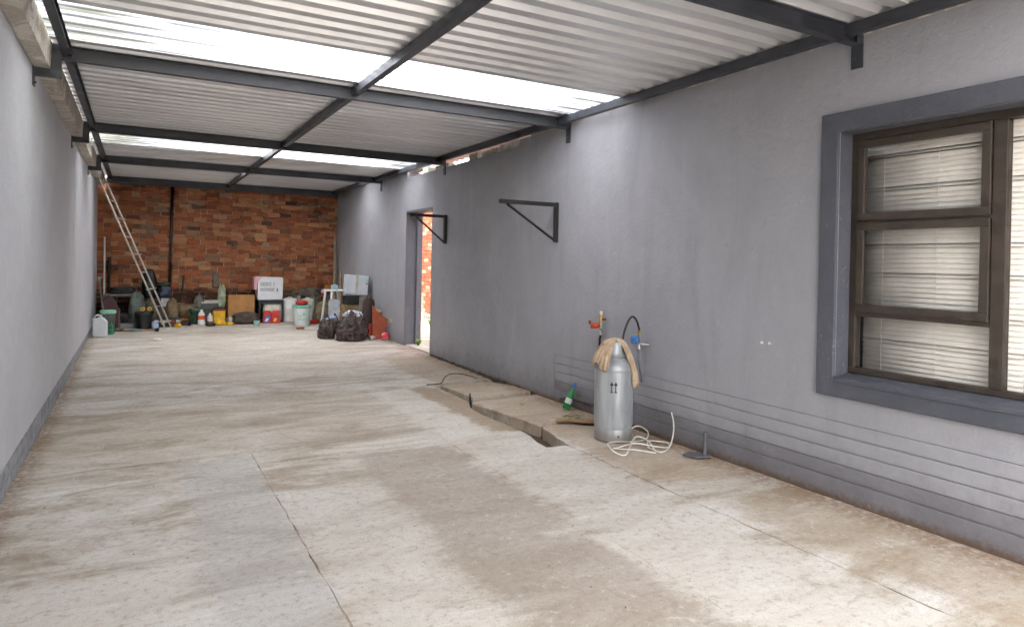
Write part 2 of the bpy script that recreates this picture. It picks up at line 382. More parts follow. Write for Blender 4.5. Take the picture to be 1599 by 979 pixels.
for k in range(4):                                     # plaster scored into courses
    za = .136 + .0858 * k
    bx(XR, XR + .012, YN, 5.772, za + .0035, za + .0858 - .0035).build('plaster_course', M_WALLR if k > 0 else M_PLINTH, rw, True, bevel=.0025)
bx(XR, XR + .012, YN, 5.772, -.1, .132).build('plaster_course', M_PLINTH, rw, True, bevel=.003)
# surround
S = .117; px_ = XR - .022
m = MB()
ring_o = (WY0 - S, WY1 + S, WZ0 - S, WZ1 + S)
def rect(x, a, b_, c, d): return [(x, a, c), (x, b_, c), (x, b_, d), (x, a, d)]
vs = rect(px_, *ring_o) + rect(px_, WY0, WY1, WZ0, WZ1) + rect(XR + .002, *ring_o) + rect(XR + .002, WY0, WY1, WZ0, WZ1)
fs = []
for k in range(4):
    l = (k + 1) % 4
    fs += [(k, 4 + k, 4 + l, l), (k, l, 8 + l, 8 + k), (4 + k, 12 + k, 12 + l, 4 + l), (8 + k, 8 + l, 12 + l, 12 + k)]
m.add(vs, fs)
sr = m.build('window_surround', M_TRIM, rw, True, bevel=.006)
m = MB()                                               # painted reveal lining
R0 = XR + .003
m.box(R0, XR + .20, WY1 - .004, WY1 + .002, WZ0, WZ1); m.box(R0, XR + .20, WY0, WY1 - .004, WZ1 - .004, WZ1 + .002); m.box(R0, XR + .20, WY0, WY1 - .004, WZ0 - .002, WZ0 + .004)
m.build('reveal', M_TRIM, rw, True)
m = MB().prism([(XR - .028, WZ0 - .001), (XR + .12, WZ0 + .020), (XR + .12, WZ0 - .03), (XR - .028, WZ0 - .03)], WY0, WY1 - .006, 'y')
m.build('window_sill', M_TRIM, rw, True, bevel=.004)
# doorway lining and threshold
m = MB(); m.box(XR - .003, XR + TW + .02, DY1 - .006, DY1 + .003, .03, DZ); m.box(XR + .17, XR + TW + .02, DY1 - .05, DY1 - .006, .03, DZ); m.box(XR - .003, XR + TW + .02, DY0 - .003, DY0 + .005, .02, DZ)
m.build('door_jamb', M_JAMB, rw, True, bevel=.003)
bx(XR - .003, XR + TW + .02, DY0 + .005, DY1 - .006, DZ - .03, DZ + .002).build('door_lintel', M_JAMB, rw, True, bevel=.003)
bx(XR + .022, XR + TW + .06, DY0 + .005, DY1 - .006, -.1, .062).build('threshold', mat('#b9b3a8', .85, 0, .15, 8, .4, .3), rw, True, bevel=.008)
# lumps of mortar packed under the sheet ribs along the wall head, crumbling blocks in the open stretch
m = MB(); y = -1.0
while y < 6.25:
    if rnd.random() < .82:
        wv = rnd.uniform(.09, .15); zz = rnd.uniform(2.80, 2.83)
        m.prism([(y, 2.786), (y + wv, 2.782), (y + wv - .015, zz), (y + .012, zz)], XR - rnd.uniform(.002, .012), XR + .03, 'x')
    y += .1715
m.box(XR + .03, XR + .2, YN, 6.35, 2.80, 2.8335); m.box(XR + .03, XR + .2, 9.75, YF, 2.80, 2.8335)
m.build('mortar_packing', mat('#b3aa9c', .9, 0, .2, 18, .8, .45), rw, True, bevel=.006)
CREAM = mat('#d8d3c8', .85, 0, .12, 10, .4, .2)
for (ya, yb, zh) in ((6.42, 6.62, .07), (6.66, 6.94, .115), (6.96, 7.20, .11), (7.24, 7.42, .10), (7.47, 7.74, .105), (7.80, 8.05, .11), (8.75, 9.0, .10), (9.05, 9.24, .085), (9.45, 9.7, .11), (10.3, 10.52, .08)):
    x0 = XR + rnd.uniform(.05, .09); c = rnd.uniform(-.015, .015)
    MB().prism([(ya, 2.70), (yb, 2.70), (yb + c, 2.70 + zh), (ya + c * .5, 2.70 + zh * rnd.uniform(.8, 1))], x0, x0 + .11, 'x').build('packing_block', CREAM, rw, True, bevel=.006)
MB().prism([(6.36, 2.70), (6.66, 2.70), (6.58, 2.78), (6.40, 2.785)], XR + .004, XR + .05, 'x').build('broken_plaster', M_WALLR, rw, True)
# little plates and nail scars
for (yy, zz) in ((3.185, .89), (3.121, .892)):
    bx(XR - .004, XR + .001, yy - .012, yy + .012, zz - .008, zz + .01).build('filler_patch', CREAM, rw, True, bevel=.003)

# window joinery: brown steel frame, three lights on the left and a fixed pane
BROWN = mat('#40372f', .5, 0, .18, 16, .15, .3)
FX0, FX1 = XR + .112, XR + .160
win = thing('window', 'brown framed window of four panes set deep in the slate surround', 'window', (FX0, 1.6, WZ0))
WB, WT = WZ0 + .022, WZ1 - .004
m = MB()
m.box(FX0, FX1, WY0, WY1 - .004, WT - .045, WT); m.box(FX0, FX1, WY0, WY1 - .004, WB, WB + .036)
m.box(FX0, FX1, WY1 - .046, WY1 - .004, WB + .036, WT - .045); m.box(FX0, FX1, WY0, WY0 + .04, WB + .036, WT - .045)
MUL0, MUL1 = 1.772, 1.840
m.box(FX0 - .004, FX1, MUL0, MUL1, WB + .036, WT - .045)
T1, T2 = 1.690, 1.137
m.box(FX0, FX1, MUL1, WY1 - .046, T2 - .02, T2 + .02); m.box(FX0, FX1, MUL1, WY1 - .046, T1 - .02, T1 + .02)
m.build('frame', BROWN, win, True, bevel=.004)
def light(ya, yb, za, zb, sash):
    x0 = FX0 - (.014 if sash else -.006)
    if sash:
        s = .046; q = MB()
        q.box(x0, x0 + .03, ya, yb, zb - s, zb); q.box(x0, x0 + .03, ya, yb, za, za + s); q.box(x0, x0 + .03, ya, ya + s, za + s, zb - s); q.box(x0, x0 + .03, yb - s, yb, za + s, zb - s)
        fr = q.build('sash', BROWN, win, True, bevel=.004)
        bx(x0 + .012, x0 + .017, ya + s - .004, yb - s + .004, za + s - .004, zb - s + .004).build('pane', M_GLASS, fr, True)
        return fr
    bx(FX0 + .018, FX0 + .023, ya, yb, za, zb).build('pane', M_GLASS, win, True)
light(MUL1 + .004, WY1 - .05, T1 + .006, WT - .048, True)
light(MUL1 + .004, WY1 - .05, T2 + .006, T1 - .006, True)
light(MUL1 + .001, WY1 - .047, WB + .037, T2 - .021, False)
light(WY0 + .041, MUL0 - .001, WB + .037, WT - .046, False)
# venetian blinds behind the glass
SLAT = mat('#f3f1ec', .45, 0, .05, 7, .03, .10)
BXP = XR + .205
def blind(ya, yb, label, skips):
    t = thing('venetian_blind', label, 'blind', (BXP, (ya + yb) / 2, WZ0 + .05), 0, 'cream blinds behind the window')
    bx(BXP - .02, BXP + .02, ya, yb, WZ1 - .03, WZ1 + .012).build('head_rail', SLAT, t, True, bevel=.003)
    me = None; z = WZ0 + .06; k = 0; pitch = .0285
    while z < WZ1 - .05:
        if True:
            if me is None:
                tilt = math.radians(74); hw = .0178; q = MB(); n = 5; vs = []
                for j in range(n + 1):
                    u = -1 + 2 * j / n; cx_ = hw * u * math.cos(tilt) - .003 * (1 - u * u) * math.sin(tilt); cz = hw * u * math.sin(tilt) + .003 * (1 - u * u) * math.cos(tilt)
                    vs += [(cx_, -(yb - ya) / 2, cz), (cx_, (yb - ya) / 2, cz)]
                q.add(vs, [(2 * j, 2 * j + 1, 2 * j + 3, 2 * j + 2) for j in range(n)])
                o = q.build('slat', SLAT, t, smooth=True, solid=.0012); me = o
            else: o = link_copy(me, t)
            o.location = (0, 0, z - WZ0 - .05); o.rotation_euler = (rnd.uniform(-.003, .003), rnd.uniform(-.035, .03) + (.7 if k in skips else 0), 0)
        z += pitch; k += 1
    for yy in (ya + .12, (ya + yb) / 2, yb - .12):
        MB().tube([(BXP - .012, yy, WZ0 + .055), (BXP - .012, yy, WZ1 - .02)], .0012, 5).build('ladder_cord', SLAT, t, True)
blind(1.72, 2.588, 'cream slatted blind behind the three stacked panes', {6, 12, 20, 26, 38, 45})
blind(.60, 1.70, 'cream slatted blind behind the tall right hand pane', {14, 31})
MB().prism([(2.50, 1.85), (2.545, 1.86), (2.535, 1.80), (2.36, 1.815), (2.40, 1.835)], BXP - .036, BXP - .030, 'x')  # shape used by the torn film below
o = MB().tube([(XR + .105, 1.66, WZ0 + .036), (XR + .095, 1.60, WZ0 + .03), (XR + .085, 1.54, WZ0 + .036), (XR + .09, 1.45, WZ0 + .03)], .008, 6).build('sealant_strip', mat('#e2e0dc', .6, 0, .1, 20, .3, .1), smooth=True)
tag(o, 'crumpled white strip of sealant lying on the window sill', 'sealant')
# room behind the window
m = MB()
m.box(XR + TW + .01, 7.6, -3.5, 6.2, 2.62, 2.72); m.box(7.5, 7.6, -3.5, 6.2, -.1, 2.62); m.box(XR + TW + .01, 7.5, 6.1, 6.2, -.1, 2.62); m.box(XR + TW + .01, 7.5, -3.5, -3.4, -.1, 2.62); m.box(XR + TW + .01, 7.5, -3.4, 6.1, -.1, 0)
o = m.build('room', mat('#8d877c', .8)); o['kind'] = 'structure'

# ------------------------------------------------------------------ left boundary wall
lw = thing('boundary_wall', 'pale grey plastered boundary wall with bare block courses at its foot', 'wall', (XL, 5, 0))
m = MB(); m.box(XL - .23, XL, -3.5, YB, .178, 2.74); m.box(XL - .23, XL - .012, -3.5, YB, -.1, .178); m.build('wall_body', M_WALLL, lw, True)
BLK = mat('#8f9094', .85, 0, .2, 10, .6, .4); pr = None
for c in range(2):
    y = 3.2 + c * .115
    while y < YB - .24:
        za = .004 + c * .087
        if pr is None: pr = bx(-.013, .003, -.108, .108, 0, .077).build('block', BLK, lw, bevel=.003); o = pr
        else: o = link_copy(pr, lw)
        o.location = (rnd.uniform(-.002, .002), y + .115 - 5, za + max(fz(y) - .0, 0)); o.scale = (1, 1, 1 if za + .077 + fz(y) < .17 else max(.05, (.174 - za - fz(y)) / .077) if za + fz(y) < .165 else .05)
        y += .23
bx(XL - .004, XL + .002, 9.2, 9.26, .2, 2.6).build('plaster_joint', M_WALLL, lw, True)

# ------------------------------------------------------------------ back brick wall
bw = thing('brick_wall', 'weathered red face brick wall closing the far end, darker along its foot', 'wall', (1.55, YB, 0))
bx(XL - .02, XR + .02, YB + .012, YB + .24, -.1, 2.80).build('mortar_bed', M_MORTAR, bw, True)
meB = {}
def brick_mesh(L, hgt=.076, dep=.03, m=M_BRICK):
    k = (round(L, 3), m.name)
    if k not in meB:
        me = bpy.data.meshes.new('brick'); q = MB().box(-L / 2, L / 2, 0, dep, -hgt / 2, hgt / 2)
        e = .004; q = MB(); q.add([(-L/2, 0 + e, -hgt/2), (L/2, e, -hgt/2), (L/2, e, hgt/2), (-L/2, e, hgt/2), (-L/2 + e, 0, -hgt/2 + e), (L/2 - e, 0, -hgt/2 + e), (L/2 - e, 0, hgt/2 - e), (-L/2 + e, 0, hgt/2 - e),
                     (-L/2, dep, -hgt/2), (L/2, dep, -hgt/2), (L/2, dep, hgt/2), (-L/2, dep, hgt/2)],
                    [(4, 5, 6, 7), (0, 1, 5, 4), (1, 2, 6, 5), (2, 3, 7, 6), (3, 0, 4, 7), (8, 9, 1, 0), (9, 10, 2, 1), (10, 11, 3, 2), (11, 8, 0, 3)])
        me.from_pydata(q.v, [], q.f); me.update(); me.materials.append(m); meB[k] = me
    return meB[k]
cand = []
for c in range(33):
    z = .055 + .085 * c
    if z > 2.76: break
    hdr = (c % 4 == 2)
    x = XL - (.115 if c % 2 else 0) - rnd.uniform(0, .02)
    while x < XR:
        L = rnd.uniform(.10, .11) if (hdr and rnd.random() < .7) or rnd.random() < .14 else rnd.uniform(.212, .226)
        a, e = max(x, XL + .002), min(x + L, XR - .002)
        if e - a > .04: cand.append((a, e, z))
        x += L + rnd.uniform(.007, .013)
vis = [k for k in cand if .84 < k[2] < 2.68]; rest = [k for k in cand if not (.84 < k[2] < 2.68)]
vis.sort(key=lambda k: (-(k[1] - k[0] > .15), k[2])); rest += vis[298:]; vis = vis[:298]
for (a, e, z) in vis:
    o = bpy.data.objects.new('brick', brick_mesh(round(e - a, 2) - .003)); COL.objects.link(o); o.parent = bw
    o.location = ((a + e) / 2 - 1.55, rnd.uniform(-.004, .004), z + rnd.uniform(-.0015, .0015)); o.rotation_euler = (rnd.uniform(-.02, .02), rnd.uniform(-.006, .006), rnd.uniform(-.008, .008))
m = MB()
for (a, e, z) in rest:
    d = rnd.uniform(-.005, .005); m.box(a, e, YB + d, YB + .03, z - .038 + rnd.uniform(-.002, .002), z + .038)
o = m.build('brick', M_BRICK, bw, True, bevel=.003, seg=1); o['kind'] = 'stuff'
# black conduit down the wall
o = MB().tube([(.575, YB - .03, 2.74), (.565, YB - .03, 1.6), (.555, YB - .03, .66)], .024, 8).build('conduit', M_BLACK, smooth=True); tag(o, 'black downpipe fixed upright to the brick wall', 'pipe')
o = MB().box(1.315, 1.415, YB - .055, YB - .006, .80, 1.06).build('meter_cover', mat('#6d635a', .7, .2, .2, 12, .2, .4), bevel=.008); tag(o, 'small upright grey brown metal cover on the brick wall', 'cover plate')

# ------------------------------------------------------------------ exterior wall beyond the doorway
ew = thing('passage_wall', 'sunlit pale orange brick wall seen through the doorway', 'wall', (5.6, 13.9, 0))
bx(5.612, 5.85, 6.7, 17, -.1, 3.2).build('mortar_bed', M_MORTAR, ew, True)
m = MB(); y = 6.8
for c in range(35):
    z = .30 + .085 * c; y = 6.8 + (.115 if c % 2 else 0)
    while y < 16.8:
        if 13.0 < y + .11 < 14.9 and z < 2.75:
            o = bpy.data.objects.new('brick', brick_mesh(.22, m=M_BRICK2)); COL.objects.link(o); o.parent = ew
            o.location = (rnd.uniform(-.004, .004), y + .11 - 13.9, z); o.rotation_euler = (0, rnd.uniform(-.01, .01), -math.pi / 2)
        else: m.box(5.6 + rnd.uniform(-.004, .004), 5.63, y, y + .22, z - .0365, z + .0365)
        y += .2325
o = m.build('brick', M_BRICK2, ew, True); o['kind'] = 'stuff'
m = MB(); y = 12.6
while y < 15.2:
    l = rnd.uniform(.12, .26); m.box(5.57 + rnd.uniform(0, .02), 5.63, y, y + l, .03, rnd.uniform(.12, .15)); m.box(5.57 + rnd.uniform(0, .02), 5.63, y + .03, y + l - .02, .155, rnd.uniform(.235, .255)); y += l + .015
m.build('plinth_stones', mat('#b0a695', .9, 0, .25, 9, .8, .4), ew, True, bevel=.012)
def weed(loc, s, seed, label):
    r = random.Random(seed); t = thing('weed', label, 'plant', loc); q = MB()
    for k in range(16):
        a = r.uniform(0, 6.28); l = s * r.uniform(.5, 1); w_ = s * .09; d = Vector((math.cos(a), math.sin(a), 0)); sd_ = Vector((-d.y, d.x, 0))
        p0 = d * .01; p1 = d * l * .35 + Vector((0, 0, l * .6)); p2 = d * l * .8 + Vector((0, 0, l * r.uniform(.5, .9)))
        q.add([p0 - sd_ * w_ * .3, p0 + sd_ * w_ * .3, p1 + sd_ * w_, p1 - sd_ * w_, p2], [(0, 1, 2, 3), (3, 2, 4)])
    q.build('leaves', mat('#5f8a34', .6, 0, .3, 30, .1, .1), t)
weed((XR + .16, 9.98, .06), .15, 3, 'small green weed sprouting at the far side of the threshold')
weed((5.3, 12.9, .045), .22, 5, 'green weed growing at the foot of the passage wall')

# ------------------------------------------------------------------ carport roof: beams, purlins, brackets, sheets
cr = thing('carport_roof', 'carport roof of ribbed metal sheets on charcoal steel beams', 'roof', (1.55, 6, ZB))
def ibeam(y, z0=ZB, h=.10, wd=.058, xa=-.475, xb=XR - .004):
    t = .007; q = MB()
    q.prism([(y - wd / 2, z0), (y + wd / 2, z0), (y + wd / 2, z0 + t), (y + .004, z0 + t), (y + .004, z0 + h - t), (y + wd / 2, z0 + h - t), (y + wd / 2, z0 + h),
             (y - wd / 2, z0 + h), (y - wd / 2, z0 + h - t), (y - .004, z0 + h - t), (y - .004, z0 + t), (y - wd / 2, z0 + t)], xa, xb, 'x')
    return q
def bracket_l(y):
    q = MB()
    q.box(XL - .001, XL + .010, y - .04, y + .04, 2.53, 2.69); q.box(XL + .010, -.475, y - .028, y + .028, 2.602, 2.655); q.box(-.535, -.475, y - .027, y + .027, 2.655, ZB + .1)
    return q
for y in BEAMS:
    bo = ibeam(y).build('beam', M_STEEL, cr, True, bevel=.0015, seg=1)
    bracket_l(y).build('wall_bracket', M_STEEL, bo, True, bevel=.003)
    q = MB(); q.box(XR - .012, XR + .001, y - .036, y + .036, 2.595, ZB + .1); q.box(XR - .06, XR - .012, y - .036, y - .030, ZB + .005, ZB + .1); q.build('wall_cleat', M_STEEL, bo, True, bevel=.002)
bx(-.5, XR - .002, YB - .075, YB - .015, ZB - .03, ZB + .1).build('beam', M_STEEL, cr, True, bevel=.003)
ys = BEAMS + [YB - .045]
def channel(xc, ya, yb):          # lipped channel purlin between two beams
    q = MB(); z0, z1 = ZB + .034, ZB + .1005; w2 = .027; t = .005
    q.prism([(xc - w2, z0), (xc + w2, z0), (xc + w2, z0 + t), (xc - w2 + t, z0 + t), (xc - w2 + t, z1 - t), (xc + w2, z1 - t), (xc + w2, z1), (xc - w2, z1)], ya + .006, yb - .006, 'y')
    return q
for xc in (-.445, 1.575, 3.625):
    for i in range(len(ys) - 1):
        po = channel(xc, ys[i], ys[i + 1]).build('purlin', M_STEEL, cr, True)
        q = MB(); q.box(xc - .034, xc - .0275, ys[i] + .006, ys[i] + .07, ZB + .03, ZB + .09); q.build('angle_cleat', M_STEEL, po, True)
PIT = .1715
def sheet(ya, yb, clear, k):
    q = MB(); pr_ = []; z0 = ZB + .1045 + (.0025 if k % 2 else 0); y = ya - .02; n = 0
    base = ya
    ye = yb + .128
    pts = [(0, 0), (.076, 0), (.098, .041), (.150, .041)]
    yy = base; out = []
    while yy < ye + PIT:
        for (a, b_) in pts: out.append((yy + a, b_))
        yy += PIT
    out = [p for p in out if p[0] <= ye + 1e-6]
    xs_ = [-.565 + (4.02 + .565) * i / 6 for i in range(7)]
    vs = []
    for xx in xs_:
        for (a, b_) in out: vs.append((xx, a, z0 + b_ + .0016 * math.sin(xx * 1.9 + a * 2.3)))
    nn = len(out)
    fs = [(i * nn + j, (i + 1) * nn + j, (i + 1) * nn + j + 1, i * nn + j + 1) for i in range(len(xs_) - 1) for j in range(nn - 1)]
    q.add(vs, fs)
    if clear: return q.build('translucent_sheet', M_CLEAR, cr, True)
    return q.build('roof_sheet', M_SHEET, cr, True, solid=.0012)
edges = [-1.4475, -.59, .2675, 1.125, 1.9825, 2.84, 3.6975, 4.555, 5.4125, 6.27, 7.1275, 7.985, 8.8425, 9.3125, 10.17, 10.86, 11.55, 12.4075, 13.265, 14.4575]
for k in range(len(edges) - 1):
    sheet(edges[k], edges[k + 1], edges[k] in (.2675, 4.555, 9.3125, 11.55), k)

# ------------------------------------------------------------------ gutter along the left wall
gt = thing('box_gutter', 'stained whitish fibre cement box gutter along the left wall head', 'gutter', (-.58, 5, 2.66))
t_ = NT('stained_fibre_cement'); p_ = t_.pos(); nA = t_.noise(p_, 3, 6, .7, 1.2); nB = t_.noise(p_, 14, 5, .7)
c_ = t_.mix(t_.rng(nA, .35, .65), lin('#a9a196'), lin('#d0cbc3')); c_ = t_.mix(t_.rng(t_.math('ABSOLUTE', t_.math('SUBTRACT', nA, .5)), 0, .02, .6, 0), c_, lin('#6d665d')); c_ = t_.mix(t_.rng(nB, .6, .75, 0, .5), c_, lin('#7c7264'))
M_GUT = t_.done(c_, .85, 0, t_.bump(nB, .4, .005), .25)
for i in range(len(ys) - 1):
    a, e = ys[i] + .002, ys[i + 1] - .002
    q = MB(); q.prism([(-.632, 2.656), (-.538, 2.656), (-.528, 2.824), (-.536, 2.824), (-.545, 2.664), (-.624, 2.664), (-.628, 2.80), (-.634, 2.80)], a, e, 'y')
    q.build('gutter_length', M_GUT, gt, True)

# ------------------------------------------------------------------ triangular wall brackets
def shelf_bracket(y, zt, zb, arm, label):
    t = thing('wall_bracket', label, 'bracket', (XR, y, zb), 0, 'black brackets on the grey wall')
    bx(XR - .040, XR - .001, y - .022, y + .022, zb, zt).build('upright', M_BLACK, t, True, bevel=.003)
    bx(XR - arm, XR - .040, y - .020, y + .020, zt - .042, zt - .002).build('arm', M_BLACK, t, True, bevel=.003)
    MB().tube([(XR - .035, y, zb + .02), (XR - arm + .085, y, zt - .046)], .0125, 4).build('strut', M_BLACK, t, True)
shelf_bracket(5.78, 2.014, 1.612, .672, 'black steel bracket on bare wall above the gas cylinder')
shelf_bracket(8.60, 2.034, 1.636, .528, 'black steel bracket on the wall beside the doorway')

# ------------------------------------------------------------------ gas cylinder
GX, GY, GZ = 3.368, 4.330, .010
gc = thing('gas_cylinder', 'tall silver gas cylinder with two black arrows, standing on the wall slab', 'gas cylinder', (GX, GY, GZ))
tg = NT('silver_paint'); pg = tg.pos(); ng = tg.noise(tg.pos((6, 6, 1.2)), 2, 5, .6); ng2 = tg.noise(pg, 40, 4, .7)
cg = tg.mix(tg.rng(ng, .3, .7), lin('#93979a'), lin('#afb3b5')); cg = tg.mix(tg.rng(ng2, .62, .76, 0, .55), cg, lin('#6a6a68'))
xg = tg.xyz(pg); cg = tg.mix(tg.math('MULTIPLY', tg.rng(tg.math('ADD', xg[2], tg.math('MULTIPLY', ng2, .08)), .09, .17, 1, 0), .55), cg, lin('#77685a'))
M_SILVER = tg.done(cg, tg.rng(ng, .3, .7, .34, .5), .3, tg.bump(ng2, .12, .003))
R = .155
gbody = MB().lathe([(.02, .075), (.11, .078), (.148, .095), (R, .125), (R, .33), (R, .545), (R + .0025, .548), (R + .0025, .560), (R - .001, .563), (.150, .585), (.135, .615), (.108, .645), (.07, .664), (.02, .670)], 48).build('body', M_SILVER, gc, smooth=35)
MB().lathe([(.148, .100), (.149, .082), (.152, .070), (.152, .012), (.149, .0), (.143, .0), (.145, .012), (.145, .075)], 48).build('foot_ring', M_SILVER, gc, smooth=30)
# guard collar with hand openings
q = MB(); n = 40; prof = [(.086, .648), (.084, .690), (.080, .735), (.074, .770), (.066, .778)]
vs = [(r_ * math.cos(2 * math.pi * k / n), r_ * math.sin(2 * math.pi * k / n), z) for (r_, z) in prof for k in range(n)]; fs = []
for j in range(len(prof) - 1):
    for k in range(n):
        ang = 360 * (k + .5) / n
        if j in (1, 2) and (min(abs(ang - 305), 360 - abs(ang - 305)) < 24 or abs(ang - 125) < 24): continue
        fs.append((j * n + k, j * n + (k + 1) % n, (j + 1) * n + (k + 1) % n, (j + 1) * n + k))
q.add(vs, fs).build('guard_collar', M_SILVER, gc, smooth=True, solid=.005)
q = MB(); q.lathe([(.022, .664), (.022, .70), (.014, .705), (.014, .745), (.024, .748), (.024, .762), (.01, .764)], 14); q.build('valve', mat('#8a733c', .4, .8, .2, 30, .1, .3), gc, smooth=40)
def on_cyl(a, r, z): return (r * math.cos(a), r * math.sin(a), z)
va = math.atan2(-GY, -GX)
for da in (-.33, -.13):
    a0 = va - da - .45 + .22; rr = R + .0012; q = MB()
    def pt(u, z): return on_cyl(a0 + u / R, rr, z)
    q.add([pt(-.004, .392), pt(.004, .392), pt(.004, .450), pt(-.004, .450)], [(0, 1, 2, 3)])
    q.add([pt(-.016, .444), pt(.016, .444), pt(0, .474)], [(0, 1, 2)]); q.add([pt(-.011, .388), pt(.011, .388), pt(.011, .396), pt(-.011, .396)], [(0, 1, 2, 3)])
    q.build('arrow_mark', M_BLACK, gbody)
q = MB(); a_ = va + .28; q.tube([on_cyl(a_, .149, .045), on_cyl(a_, .154, .045)], .008, 10); q.build('drain_hole', M_BLACK, gc)
# towel over the collar
tt = NT('beige_towel'); pt_ = tt.pos(); n1 = tt.noise(pt_, 60, 4, .6); n2 = tt.noise(pt_, 14, 4, .6)
ct = tt.mix(tt.rng(n2, .3, .7), lin('#a58e76'), lin('#c2ad95')); M_TOWEL = tt.done(tt.mix(tt.rng(n1, .5, .8, 0, .4), ct, lin('#87694d')), .95, 0, tt.bump(n1, .5, .004), .15)
rv = Vector((_r.x, _r.y, 0)).normalized(); fv = Vector((_f.x, _f.y, 0)).normalized()
dl = (-rv * .84 - fv * .54).normalized(); dr = (rv * .88 - fv * .42).normalized()
path = [(-.176, .585, .098), (-.166, .62, .098), (-.148, .665, .092), (-.120, .715, .082), (-.098, .755, .072), (-.07, .783, .062), (-.03, .797, .055), (.02, .800, .05), (.06, .790, .048), (.092, .757, .048), (.125, .69, .055), (.155, .62, .06), (.172, .55, .055), (.183, .485, .045), (.188, .445, .028)]
q = MB(); nv = 64; vs = []; fs = []
for i, (s_, z, hw) in enumerate(path):
    d = dl if s_ < 0 else dr
    side = Vector((-d.y, d.x, 0)); 
    if s_ >= 0: side = side
    c0 = d * abs(s_)
    if s_ < 0: side = -side
    for j in range(nv):
        v = -1 + 2 * j / (nv - 1)
        pl = .008 * math.sin(v * 15 + 1.6 * math.sin(i * .4)) + .004 * math.sin(v * 33 + i * .6) + .016 * fbm((v * 2.6, i * .28, 2))
        k = min(1, abs(s_) / .09)
        p = c0 + side * (v * hw) + d * (pl * k + (-.022 * v * v * k if True else 0)) + Vector((0, 0, z + (1 - k) * (.010 * math.sin(v * 7) - .012 * v * v) + ((.030 * math.sin(v * 4 + 1) + .014 * math.sin(v * 17)) if i in (0, len(path) - 1) else 0)))
        rr = math.hypot(p.x, p.y); lim = (.160 if p.z < .56 else .160 - (p.z - .56) * .72) + .014 + pl * .75
        if rr < lim and p.z < .72: p.x *= lim / rr; p.y *= lim / rr
        vs.append(p)
for i in range(len(path) - 1):
    for j in range(nv - 1): fs.append((i * nv + j, i * nv + j + 1, (i + 1) * nv + j + 1, (i + 1) * nv + j))
tw = q.add(vs, fs).build('towel', M_TOWEL, smooth=True, solid=.003, sub=1); tw.location = (GX, GY, GZ)
tag(tw, 'beige cloth draped over the top of the gas cylinder', 'cloth')

# ------------------------------------------------------------------ taps and regulator on the wall
BRASS = mat('#9a7c45', .38, .85, .2, 30, .1, .3); CHROME = mat('#b9b7b0', .3, .9, .15, 30, .1, .2)
tp = thing('gas_tap', 'brass gas tap with a red orange handle on the grey wall', 'tap', (XR, 4.95, .78))
MB().tube([(XR - .05, 4.945, .76), (XR - .05, 4.945, .86)], .010, 10).build('stem', CHROME, tp, True, smooth=40)
MB().tube([(XR - .05, 4.945, .86), (XR - .05, 4.945, .945)], [.014, .012], 6).build('union', BRASS, tp, True)
MB().tube([(XR - .05, 4.945, .948), (XR - .05, 4.945, .975)], .013, 8).build('cap', mat('#cfc9b8', .5), tp, True)
MB().tube([(XR - .05, 4.945, .90), (XR, 4.945, .90)], .011, 8).build('wall_elbow', BRASS, tp, True)
q = MB(); q.tube([(XR - .055, 4.965, .838), (XR - .06, 4.98, .842), (XR - .085, 5.0, .842), (XR - .105, 5.015, .842), (XR - .11, 5.02, .842)], [.012, .027, .022, .029, .014], 10); q.build('handle', mat('#d8431f', .4, 0, .25, 20, .1, .15), tp, True, smooth=True)
MB().tube([(XR - .118, 5.025, .85), (XR - .118, 5.025, .888)], [.008, .014], 8).build('knob', BRASS, tp, True, smooth=40)
MB().tube([(XR - .05, 4.945, .76), (XR - .045, 4.965, .72), (XR - .03, 4.985, .66), (XR - .012, 5.0, .55), (XR - .012, 5.0, .40)], .011, 8).build('hose', M_BLACK, tp, True, smooth=True)
rg = thing('gas_regulator', 'blue gas regulator with an arched black hose on the wall behind the cylinder', 'regulator', (XR, 4.40, .77))
q = MB(); q.tube([(XR - .075, 4.425, .745), (XR - .075, 4.425, .752), (XR - .075, 4.425, .80), (XR - .075, 4.425, .81)], [.02, .036, .036, .02], 14); q.build('body', mat('#2f6fb4', .4, 0, .2, 20, .1, .15), rg, True, smooth=40)
MB().tube([(XR - .075, 4.385, .775), (XR - .075, 4.43, .775)], .012, 8).build('side_port', CHROME, rg, True)
MB().tube([(XR - .06, 4.40, .70), (XR - .06, 4.40, .745)], .012, 8).build('outlet', CHROME, rg, True)
MB().tube([(XR - .065, 4.385, .745), (XR + .001, 4.33, .735)], .010, 8).build('wall_spigot', CHROME, rg, True)
MB().tube([(XR - .06, 4.40, .70), (XR - .055, 4.40, .60), (XR - .02, 4.40, .42)], .009, 8).build('feed_pipe', mat('#6b6c70', .5), rg, True, smooth=True)
MB().tube([(XR - .07, 4.39, .81), (XR - .07, 4.385, .86)], .012, 8).build('ferrule', BRASS, rg, True)
hp = [(GX + .02, GY, .755), (GX + .05, GY + .02, .772)]
A = Vector((GX + .085, GY + .015, .775)); B = Vector((XR - .07, 4.385, .86))
hp = [(GX + .012, GY, .752), (GX + .04, GY + .008, .76), tuple(A)]
for k in range(1, 10):
    u = k / 9; p = A.lerp(B, u); p.z += .155 * math.sin(math.pi * u) ** .75; hp.append(tuple(p))
MB().tube(hp, .0085, 8).build('hose', M_BLACK, rg, True, smooth=True)

